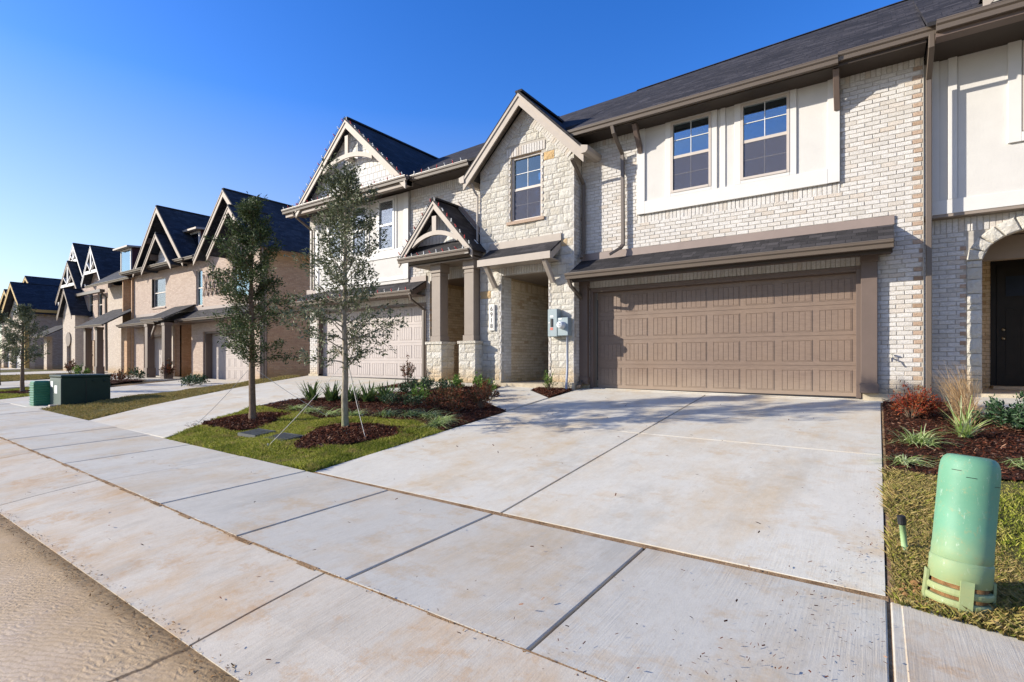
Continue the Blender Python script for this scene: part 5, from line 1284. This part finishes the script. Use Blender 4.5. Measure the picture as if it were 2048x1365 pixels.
# --- ochre trimmed houses, farthest
def yellow(x, y, hw, zr, label):
    o = thing('townhouse', (x, y, .5), label, 'house', 'ochre trimmed houses at the far end')
    far_wall(o, x - hw, x + hw, .2, 5.6, y, [(x - hw + .8, x + hw - 1.6, .1, 2.6)], 'farw')
    b = MB(); b.box(x + hw - .2, x + hw, y + .36, y + 22, .2, 5.7); b.build('side_wall', 'fare', o)
    b = MB(); b.box(x + hw, x + hw + .35, y - .3, y + 22, 5.6, 5.85); b.build('fascia', 'ochre', o)
    b = MB(); b.prism([(x - hw, y + .02, 5.6), (x + hw, y + .02, 5.6), (x, y + .02, zr - .35)], (0, .2, 0)); b.build('gable_wall', 'siding', o)
    gable_roof(o, x, zr, hw + .35, zr - 5.5, y - .6, y + 22, 'roof_far', 'ochre', .3)
    garage_door(o, x - hw + .9, x + hw - 1.7, .45, 2.5, y + .35, 'white', boards=0, cols=4)
    b = MB(); b.box(x + hw - .5, x + hw + .02, y - .3, y, .2, 5.4); b.build('column', 'ochre', o)
    return o
o = yellow(-65.0, 13.3, 3.4, 8.5, 'house with ochre gable trim and long grey brick side wall behind the small left tree')
gable_roof(o, -67.8, 9.5, 6.4, 3.9, 14.3, 40, 'roof_far', 'ochre', .25); b = MB(); b.prism([(-73, 14.6, 6), (-62.5, 14.6, 6), (-67.8, 14.6, 9.2)], (0, .2, 0)); b.build('gable_wall', 'siding', o)
yellow(-73.5, 14.5, 4.2, 8.6, 'farthest dark roofed house cut by the left edge of the picture')

# ================================================================ TREES
def leaf_mesh(name, C0, D0, L0, m, par, rng, wid=.36, droop=.25):
    """C0 centres, D0 preferred directions, L0 lengths: pointed 2-segment leaves"""
    n = len(C0); d = D0 + rng.normal(0, .55, (n, 3)); d[:, 2] -= droop * rng.uniform(0, 1, n)
    d /= np.linalg.norm(d, axis=1)[:, None] + 1e-9; q = rng.normal(0, 1, (n, 3)); s = np.cross(d, q); s /= np.linalg.norm(s, axis=1)[:, None] + 1e-9
    nn = np.cross(d, s); L = L0[:, None]; w = L * wid * .5
    V = np.zeros((n, 5, 3)); V[:, 0] = C0; V[:, 1] = C0 + d * L * .45 - s * w + nn * L * .08; V[:, 2] = C0 + d * L * .45 + s * w + nn * L * .08
    V[:, 3] = C0 + d * L - nn * L * .05; V[:, 4] = C0 + d * L * .5
    i = np.arange(n)[:, None] * 5
    F = np.concatenate([i + np.array([q_]) for q_ in ([0, 1, 4], [0, 4, 2], [1, 3, 4], [4, 3, 2])])
    return npmesh(name, V.reshape(-1, 3), F, m, par)
def tree(x, y, H, zc, W_, nl, label, m, bark, seed, rt=.05, lsz=.055, nb=62, prof_=None, group='young street trees', nameit='oak_tree', spread=.1):
    rng = np.random.default_rng(seed); rr = random.Random(seed); z0 = G(x, y)
    t = thing(nameit, (x, y, z0), label, 'tree', group)
    b = MB(); pts = []; rad = []; wob = [0, 0]
    for i in range(15):
        s = i / 14; wob[0] += rr.uniform(-.012, .012) * H / 4; wob[1] += rr.uniform(-.012, .012) * H / 4
        pts.append(Vector((x + wob[0], y + wob[1], z0 - .05 + (H * .97 + .05) * s))); rad.append(rt * (1.25 if i == 0 else 1) * (1 - s) ** .75 + .004)
    b.tube(pts, rad, 9)
    k0 = len(b.v); tr = b.build('trunk', bark, t, True)
    br = MB(); Cs = []; Ds = []
    def at(zr):
        s = max(0, min(.999, zr / H)) * 14; i = int(s); return pts[i].lerp(pts[min(14, i + 1)], s - i)
    for i in range(nb):
        s = ((i + rr.random()) / nb) ** .9; zb = zc + (H - zc) * s * .97
        p = at(zb); wmax = W_ * (prof_(s) if prof_ else (1 - s) ** .7 * (.75 + .5 * min(1, s * 4)))
        L = wmax * rr.uniform(.45, 1.15); a = i * 2.4 + rr.uniform(-.5, .5); el = radians(rr.uniform(8, 48) + 20 * s)
        d = Vector((cos(a) * cos(el), sin(a) * cos(el), sin(el))); q = [p]; v = d.copy(); ns = 6
        for k in range(ns):
            v = (v + Vector((rr.uniform(-.22, .22), rr.uniform(-.22, .22), rr.uniform(-.22, .2)))).normalized(); q.append(q[-1] + v * L / ns)
        br.tube(q, [max(.0022, (rt * .24 * (1 - s * .6)) * (1 - k / (ns + .5))) for k in range(ns + 1)], 5, cap=False)
        for k in range(2, ns + 1):
            for _ in range(3):
                o = q[k]; dd = (v + Vector((rr.uniform(-1, 1), rr.uniform(-1, 1), rr.uniform(-.7, .7)))).normalized(); tl = rr.uniform(.06, .22) * min(1, .4 + L)
                e = o + dd * tl; br.tube([o, o.lerp(e, .5) + Vector((0, 0, rr.uniform(-.015, .015))), e], .0018, 3, cap=False)
                for _2 in range(5): Cs.append(o.lerp(e, rr.uniform(.15, 1.05))); Ds.append(dd)
    br.build('limb', bark, tr)
    Cs = np.array([tuple(c) for c in Cs]); Ds = np.array([tuple(c) for c in Ds]); k = rng.integers(0, len(Cs), nl)
    C0 = Cs[k] + rng.normal(0, spread * .35, (nl, 3)); D0 = Ds[k]
    leaf_mesh('crown', C0, D0, rng.uniform(.6, 1.35, nl) * lsz, m, t, rng)
    return t
tree(-6.80, 5.19, 4.12, 1.0, 1.0, 12500, 'sparse young oak with pale mossy trunk in front of the holiday light house', 'leaf_oak', 'bark1', 4, .052, .06, 78,
     prof_=lambda s: (.95 if s < .45 else .95 - (s - .45) * 1.15) * (.75 + .25 * min(1, s * 8)) + .05 * (1 if .2 < s < .3 else 0))
tree(-9.11, 4.95, 4.1, .95, .95, 20000, 'denser young oak with brown trunk nearest the tan brick end house', 'leaf_oak2', 'bark2', 9, .058, .055, 86,
     prof_=lambda s: (1.0 if s < .35 else 1.0 - (s - .35) * 1.25) * (.8 + .2 * min(1, s * 6)))
tree(-23.78, 4.96, 3.0, .85, .95, 6000, 'round crowned young tree on the lawn strip left of the transformer', 'leaf_oak', 'bark2', 12, .06, .075, 50)
tree(-29.3, 5.4, 3.1, .85, 1.15, 3500, 'small tree cut by the left edge of the picture', 'leaf_oak', 'bark2', 15, .06, .085, 40)
def guy(p0, p1, label):
    b = MB(); p0, p1 = Vector(p0), Vector(p1); q = [p0.lerp(p1, i / 6) - Vector((0, 0, .03 * sin(pi * i / 6))) for i in range(7)]
    b.tube(q, .0038, 5); b.tube([p1 + Vector((0, 0, .04)), p1 - Vector((0, 0, .05))], .012, 6)
    tag(b.build('guy_strap', 'wire'), label, 'guy strap', 'straps staking the young trees')
def gz(x, y): return G(x, y) + .02
guy((-6.83, 5.16, 1.42), (-7.05, 4.05, gz(-7.05, 4.05)), 'pale strap from the mossy trunk down to the lawn on its left')
guy((-6.78, 5.2, 1.42), (-6.05, 4.95, gz(-6.05, 4.95)), 'pale strap from the mossy trunk down to the mulch on its right')
guy((-6.82, 5.24, 1.42), (-7.55, 6.1, gz(-7.55, 6.1)), 'pale strap running back from the mossy trunk toward the spiky plants')
guy((-9.05, 4.98, 1.30), (-8.3, 5.9, gz(-8.3, 5.9)), 'pale strap from the brown trunk down to its right')
guy((-9.15, 4.9, 1.30), (-9.9, 4.35, gz(-9.9, 4.35)), 'thin pale strap from the brown trunk down to its left')

# ================================================================ PLANTS
def shrub(x, y, w, hgt, n, m, label, cat='shrub', name='shrub', lsz=.045, seed=0, stems=9, group=None, z=None, wid=.45):
    rng = np.random.default_rng(seed); rr = random.Random(seed); z0 = G(x, y) + .01 if z is None else z
    t = thing(name, (x, y, z0), label, cat, group); b = MB(); Cs = []; Ds = []
    for i in range(stems * 3):
        a = rr.uniform(0, 2 * pi); r = sqrt(rr.random()); e = Vector((cos(a) * r * w, sin(a) * r * w, hgt * (1 - .55 * r * r) * rr.uniform(.55, 1.05)))
        o = Vector((x + e.x * .12, y + e.y * .12, z0)); tip = Vector((x, y, z0)) + e; md = o.lerp(tip, .5) + Vector((0, 0, .05 * hgt))
        b.tube([o, md, tip], [.005, .0035, .002], 4, cap=False)
        for k in range(12):
            s = rr.uniform(.35, 1.05); c = o.lerp(md, s * 2) if s < .5 else md.lerp(tip, s * 2 - 1); Cs.append(c); Ds.append((tip - md).normalized() + Vector((rr.uniform(-1, 1), rr.uniform(-1, 1), rr.uniform(-.4, .6))))
    b.build('stem', 'bark2', t)
    k = rng.integers(0, len(Cs), n); C0 = np.array([tuple(Cs[i]) for i in k]) + rng.normal(0, w * .07, (n, 3)); D0 = np.array([tuple(Ds[i].normalized()) for i in k])
    C0[:, 2] = np.maximum(C0[:, 2], z0 + .02)
    leaf_mesh('foliage', C0, D0, rng.uniform(.6, 1.3, n) * lsz, m, t, rng, wid, .1); return t
def tuft(x, y, n, L, m, label, cat='ornamental grass', name='grass_tuft', w=.006, seed=0, arch=.9, up=.8, group=None, r0=.03, lean=(0, 0)):
    rng = np.random.default_rng(seed); z0 = G(x, y) + .01; t = thing(name, (x, y, z0), label, cat, group)
    a = rng.uniform(0, 2 * pi, n); l = L * rng.uniform(.55, 1.1, n); u = up * rng.uniform(.35, 1.2, n); K = 5
    bx = x + rng.normal(0, r0, n); by = y + rng.normal(0, r0, n); V = np.zeros((n, K * 2, 3)); px, py = -np.sin(a), np.cos(a)
    for k in range(K):
        s = k / (K - 1); rad = l * s * np.cos(np.arctan(u)) * (.6 + .6 * s * arch); zz = l * (s * np.sin(np.arctan(u)) * 1.25 - arch * s * s * .55 * (1.2 - u * .5).clip(.1, 1))
        cx_ = bx + np.cos(a) * rad + lean[0] * s * s; cy_ = by + np.sin(a) * rad + lean[1] * s * s; ww = w * (1 - s * .85)
        z_ = np.maximum(z0 + zz, z0 + .006)
        V[:, 2 * k] = np.stack([cx_ - px * ww, cy_ - py * ww, z_], 1); V[:, 2 * k + 1] = np.stack([cx_ + px * ww, cy_ + py * ww, z_ + ww * .3], 1)
    i = np.arange(n)[:, None] * (K * 2)
    F = np.concatenate([i + np.array([[2 * k, 2 * k + 1, 2 * k + 3, 2 * k + 2]]) for k in range(K - 1)])
    npmesh('leaves', V.reshape(-1, 3), F, m, t); return t
# spiky row
for i, ((x, y), lab) in enumerate(zip([(-10.3, 6.95), (-9.78, 7.1), (-9.25, 7.2), (-8.85, 7.3), (-8.45, 7.45)],
        ['leftmost plant of the spiky row behind the young oaks', 'second plant from the left in the spiky row behind the young oaks', 'middle plant of the spiky row, just behind the mossy trunk',
         'fourth plant of the spiky row, right of the mossy trunk', 'rightmost plant of the spiky row, beside the dark green shrub'])):
    tuft(x, y, 70, .50, 'spiky', lab, 'spiky plant', 'spiky_plant', .027, 100 + i, .2, 1.0, 'row of spiky green plants', .05)
shrub(-8.35, 8.3, .30, .48, 650, 'leaf_dark', 'dark green white edged shrub right of the spiky row', lsz=.05, seed=1)
shrub(-7.75, 7.75, .24, .36, 480, 'leaf_green', 'low bright green shrub between the dark shrub and the red shrubs', lsz=.05, seed=2)
shrub(-7.2, 7.95, .30, .38, 650, 'leaf_nandina', 'reddish low shrub in the middle of the mulch bed', lsz=.045, seed=3)
shrub(-6.75, 7.75, .26, .36, 520, 'leaf_nandina', 'red green shrub right of the middle of the mulch bed', lsz=.045, seed=4)
shrub(-6.75, 8.6, .26, .42, 520, 'leaf_nandina', 'airy red shrub close to the stone pier', lsz=.045, seed=5)
shrub(-5.98, 7.55, .27, .50, 600, 'leaf_nandina', 'dark red nandina at the corner of the walk and driveway', lsz=.045, seed=6)
shrub(-8.9, 9.15, .26, .30, 480, 'leaf_dark', 'low dark shrub at the foot of the left porch pillar', lsz=.05, seed=7)
shrub(-8.15, 9.35, .20, .36, 380, 'leaf_green', 'small leafy green plant before the right porch pillar', lsz=.06, seed=8)
shrub(-7.65, 9.55, .17, .36, 330, 'leaf_green', 'small bright green plant at the corner of the stone tower', lsz=.06, seed=9)
shrub(-7.9, 8.7, .2, .34, 330, 'leaf_dark', 'dark round leaved plant in front of the porch step', lsz=.05, seed=10)
shrub(-10.05, 9.55, .22, .86, 520, 'leaf_nandina', 'tall thin reddish green shrub before the left garage door', lsz=.05, seed=11, stems=6)
shrub(-5.86, 9.75, .17, .46, 420, 'leaf_green', 'upright rosemary like bush under the electric boxes', lsz=.05, seed=12, wid=.25)
for i, ((x, y), lab) in enumerate(zip([(-9.0, 6.05), (-8.35, 6.0), (-7.75, 6.1), (-7.2, 6.35), (-6.75, 6.5), (-6.35, 6.55), (-5.85, 6.35), (-5.7, 6.05), (-9.6, 6.1)],
        ['flat striped tuft behind the second oak', 'flat striped tuft left of the mossy trunk', 'flat striped tuft just left behind the mossy trunk', 'flat striped tuft just right behind the mossy trunk',
         'flat striped tuft in the middle of the border', 'flat striped tuft right of the middle of the border', 'pale striped tuft near the driveway corner', 'pale striped tuft closest to the driveway', 'flat striped tuft at the left end of the border'])):
    tuft(x, y, 130, .36, 'varieg', lab, 'ornamental grass', 'grass_tuft', .007, 200 + i, 1.15, .75, 'striped grass tufts edging the big mulch bed', .05)
for i, (x, y, w_, h_, n_, m_, lab) in enumerate([
    (-7.6, 8.35, .28, .40, 620, 'leaf_dark', 'round dark shrub between the two reddest shrubs and the porch'), (-6.35, 8.25, .25, .34, 480, 'leaf_nandina', 'low red shrub beside the entry walk'),
    (-6.15, 7.1, .26, .30, 480, 'leaf_nandina', 'low red shrub by the driveway, in front of the corner nandina'), (-7.4, 7.2, .24, .30, 450, 'leaf_dark', 'low dark green shrub in the front middle of the bed'),
    (-8.0, 7.15, .24, .34, 420, 'leaf_dark', 'small dark shrub just right of the spiky row front'), (-6.75, 7.15, .26, .32, 480, 'leaf_nandina', 'spreading red green shrub left of the driveway shrubs'),
    (-8.75, 8.4, .26, .34, 450, 'leaf_dark', 'dark shrub behind the spiky row toward the porch walk'), (-7.1, 9.2, .24, .30, 420, 'leaf_green', 'low green plant beside the stone pier walk')]):
    shrub(x, y, w_, h_, n_, m_, lab, lsz=.05, seed=60 + i)
# right bed
shrub(.38, 9.0, .34, .46, 2600, 'leaf_red', 'dense dark red leaved bush right of the brown garage', lsz=.04, seed=20, stems=16, wid=.3)
tuft(.98, 9.35, 300, .62, 'strawgrass', 'straw coloured upright grass before the stone arch', w=.0035, seed=21, arch=.35, up=2.4, lean=(-.15, 0), r0=.06)
tuft(.92, 8.8, 260, .42, 'strawgrass', 'rounder straw coloured grass in front of the upright one', w=.0035, seed=22, arch=.9, up=1.7, r0=.05)
tuft(.83, 7.95, 46, .56, 'varieg', 'striped yucca with stiff pointed blades', 'yucca', 'yucca', .013, 23, .35, 1.0, None, .03)
tuft(.36, 7.45, 150, .36, 'varieg', 'pale striped grass clump near the driveway, below the red bush', w=.008, seed=24, arch=1.1, up=1.0, group='striped grass clumps in the right bed', r0=.06)
tuft(.22, 6.6, 90, .30, 'varieg', 'flat striped grass clump nearest the driveway', w=.008, seed=25, arch=1.2, up=.6, group='striped grass clumps in the right bed', r0=.05)
tuft(.62, 6.75, 90, .30, 'varieg', 'flat striped grass clump just behind the green pedestal', w=.008, seed=26, arch=1.2, up=.6, group='striped grass clumps in the right bed', r0=.05)
tuft(1.15, 6.9, 90, .30, 'varieg', 'flat striped grass clump right of the green pedestal top', w=.008, seed=27, arch=1.2, up=.6, group='striped grass clumps in the right bed', r0=.05)
shrub(1.36, 8.65, .42, .36, 1500, 'leaf_dark', 'glossy dark green bush at the right edge', lsz=.06, seed=28, stems=14, wid=.5)
# plants of the far beds
for i, (x, y, w_, h_, m_, lab) in enumerate([
    (-26.9, 7.6, .8, .5, 'leaf_dark', 'broad dark low shrub in the far mulch bed'), (-25.8, 7.2, .5, .35, 'leaf_green', 'low green shrub near the small left tree'), (-28.3, 9.2, .6, .55, 'leaf_nandina', 'reddish shrub in the far mulch bed'),
    (-29.6, 10.3, .5, .6, 'leaf_dark', 'dark shrub before the far porch posts'), (-29.0, 11.4, .35, 1.1, 'leaf_nandina', 'tall thin shrub at the porch of the nested gable house'), (-23.5, 10.4, .45, .4, 'leaf_dark', 'low shrub before the tan garage'),
    (-22.3, 9.6, .5, .4, 'leaf_dark', 'low shrub at the edge of the tan driveway'), (-37.5, 10.3, .5, .6, 'leaf_green', 'round green shrub beside the far porch'), (-38.8, 10.2, .35, 1.2, 'leaf_nandina', 'thin upright shrub at the far porch post'), (-44.0, 12.2, .5, .6, 'leaf_dark', 'green shrub by the stone turret')]):
    shrub(x, y, w_, h_, 420, m_, lab, lsz=.10, seed=300 + i, stems=7)

# ================================================================ UTILITY THINGS
pd = thing('utility_pedestal', (.355, 3.72, .165), 'leaning pale green plastic utility pedestal with ribbed dirty base on the right lawn', 'utility pedestal')
def ped_part(b, name, m, smooth=True, par=None, bev=0):
    o = b.build(name, m, None, smooth, bev); o.parent = par or pd; return o
b = MB(); r = .133; b.lathe([(r * .97, .225), (r * 1.0, .23), (r * 1.0, .30), (r * .985, .305), (r * .985, .68), (r * .975, .725), (r * .94, .760), (r * .87, .784), (r * .76, .798), (r * .6, .803), (.06, .800), (.001, .798)], n=56); ped_part(b, 'cap', 'pedestal')
b = MB(); b.lathe([(r * .99, .12), (r * 1.03, .125), (r * 1.035, .235), (r * 1.0, .245), (r * .97, .245)], n=48); ped_part(b, 'collar', 'pedestal')
b = MB()
for z, q in ((-.045, 1.14), (.012, 1.13), (.069, 1.10)): b.lathe([(r * .85, z - .004), (r * (q - .03), z - .006), (r * q, z + .004), (r * q, z + .018), (r * (q - .04), z + .028), (r * .85, z + .030)], n=48)
for k in range(4):
    a = k * pi / 2 - 1.75; c_, s_ = cos(a), sin(a); b.prism([(c_ * r * 1.02 - s_ * .028, s_ * r * 1.02 + c_ * .028, .15), (c_ * r * 1.02 + s_ * .028, s_ * r * 1.02 - c_ * .028, .15), (c_ * r * 1.07 + s_ * .028, s_ * r * 1.07 - c_ * .028, -.08), (c_ * r * 1.07 - s_ * .028, s_ * r * 1.07 + c_ * .028, -.08)], (c_ * .012, s_ * .012, .004))
ped_part(b, 'ribbed_base', 'pedestal', False)
b = MB(); b.lathe([(r * .97, -.1), (r * .93, .2)], n=32); ped_part(b, 'core', 'clay')
b = MB()
for (a, z) in ((-1.9, .63), (-.9, .60), (-2.4, .66)): b.box(-.022, .022, -.001, .001, -.0015, .0015); k = len(b.v) - 8; b.v[k:] = [(cos(a) * (r * .985) + v[0] * -sin(a), sin(a) * (r * .985) + v[0] * cos(a), z + .06 + v[2]) for v in b.v[k:]]
ped_part(b, 'slot', 'black', False)
pd.rotation_euler = (radians(-5), radians(6.5), .3)
st = thing('pipe_stub', (.15, 4.33, .21), 'thin pale green pipe stub with black cap beside the pedestal', 'pipe stub')
b = MB(); b.tube([(0, 0, -.05), (0, 0, .19)], .018, 14); o = b.build('pipe', 'stubgreen', None, True); o.parent = st
b = MB(); b.lathe([(.022, .185), (.024, .19), (.024, .24), (.018, .245)], n=14); o = b.build('cap', 'black', None, False); o.parent = st
st.rotation_euler = (0, radians(-5), 0)
# clods round the pedestal
rr = random.Random(5); b = MB()
for i in range(46):
    a = rr.uniform(0, 2 * pi); d = rr.uniform(.13, .24); s = rr.uniform(.008, .024); x, y = .33 + cos(a) * d, 3.72 + sin(a) * d * .9
    if y < 3.6: y = 3.62
    k = len(b.v); b.lathe([(.3, -.6), (1, -.1), (.85, .5), (.2, .9)], n=6)
    b.v[k:] = [(x + v[0] * s * rr.uniform(.7, 1.3), y + v[1] * s * rr.uniform(.7, 1.3), G(x, y) + .008 + v[2] * s) for v in b.v[k:]]
kind(b.build('debris', 'clay'), 'stuff', 'orange brown clay clods round the foot of the pedestal', 'soil')
# transformer and small cabinet
t = thing('transformer', (-17.0, 4.6, .24), 'dark green steel pad mounted transformer box on the left grass strip', 'transformer')
tz = .22; tx0, tx1, ty0, ty1 = -17.25, -16.1, 4.15, 5.35
P0 = (-16.85, 4.25)
TR = Matrix.Translation((-16.8, 4.55, tz)) @ Matrix.Rotation(radians(0), 4, 'Z')
def tb(b, name, m, par=t, bev=.012, smooth=False):
    b.v = [tuple(TR @ Vector(v)) for v in b.v]; return b.build(name, m, par, smooth, bev)
b = MB(); b.box(-.75, .55, -.55, .75, -.2, .05); tb(b, 'concrete_pad', 'walkc')
b = MB(); b.box(-.55, .35, -.40, .60, .05, .80); bd = tb(b, 'tank', 'transf')
b = MB(); b.prism([(-.57, -.42, .80), (.37, -.42, .80), (.37, .62, .80), (-.57, .62, .80)], (0, 0, .06)); tb(b, 'lid', 'transf')
b = MB(); b.box(-.53, .33, -.412, -.40, .08, .78); tb(b, 'door', 'transf_sunlit', bev=.004)
b = MB(); b.box(.35, .356, .08, .09, .07, .79); tb(b, 'seam', 'black', bev=0)
b = MB(); b.box(-.46, -.28, -.416, -.411, .55, .70); tb(b, 'sticker', 'label', bev=0); b = MB(); b.box(-.15, .05, -.416, -.411, .40, .60); tb(b, 'sticker', 'label', bev=0)
b = MB(); b.box(.18, .34, -.62, -.42, .02, .14); tb(b, 'paver', 'taupe')
for yy in (.25, .48):
    b = MB(); b.lathe([(.03, 0), (.03, .03), (.0, .035)], n=10); b.v = [(.35 + v[2], yy + v[0], .70 + v[1]) for v in b.v]; tb(b, 'lifting_lug', 'transf', bev=0)
t2 = thing('utility_cabinet', (-17.4, 4.3, .22), 'small ribbed bright green utility cabinet left of the dark transformer', 'utility cabinet')
b = MB(); cx2, cy2 = -17.62, 4.02; b.box(cx2 - .19, cx2 + .19, cy2 - .17, cy2 + .17, tz + .02, tz + .70); b.build('cabinet', 'boxgreen', t2, bevel=.03)
b = MB()
for i in range(9): b.box(cx2 - .205, cx2 + .205, cy2 - .185, cy2 + .185, tz + .10 + i * .062, tz + .125 + i * .062)
b.build('rib', 'boxgreen', t2, bevel=.01)
b = MB(); b.box(cx2 - .3, cx2 + .3, cy2 - .28, cy2 + .26, tz - .1, tz + .03); b.build('base', 'taupe', t2)
# drain grates in the lawn
for (x, y, lab) in ((-7.35, 4.47, 'dark drain grate in the lawn nearer the mossy trunk'), (-8.1, 4.47, 'dark drain grate in the lawn nearer the brown trunk')):
    b = MB(); z = G(x, y) + .03; s_ = .098
    def gq(u, v, dz): return (x + u, y + v, z + v * s_ + dz)
    def gb(u0, u1, v0, v1, d0, d1): b.hexa([gq(u0, v0, d0), gq(u1, v0, d0), gq(u1, v1, d0), gq(u0, v1, d0), gq(u0, v0, d1), gq(u1, v0, d1), gq(u1, v1, d1), gq(u0, v1, d1)])
    gb(-.26, .26, -.17, .17, -.05, -.004)
    for i in range(13): gb(-.25 + i * .039, -.228 + i * .039, -.16, .16, -.004, .012)
    for v0 in (-.17, .155): gb(-.26, .26, v0, v0 + .015, -.003, .014)
    tag(b.build('drain_grate', 'grate'), lab, 'drain grate', 'grates in the front lawn')
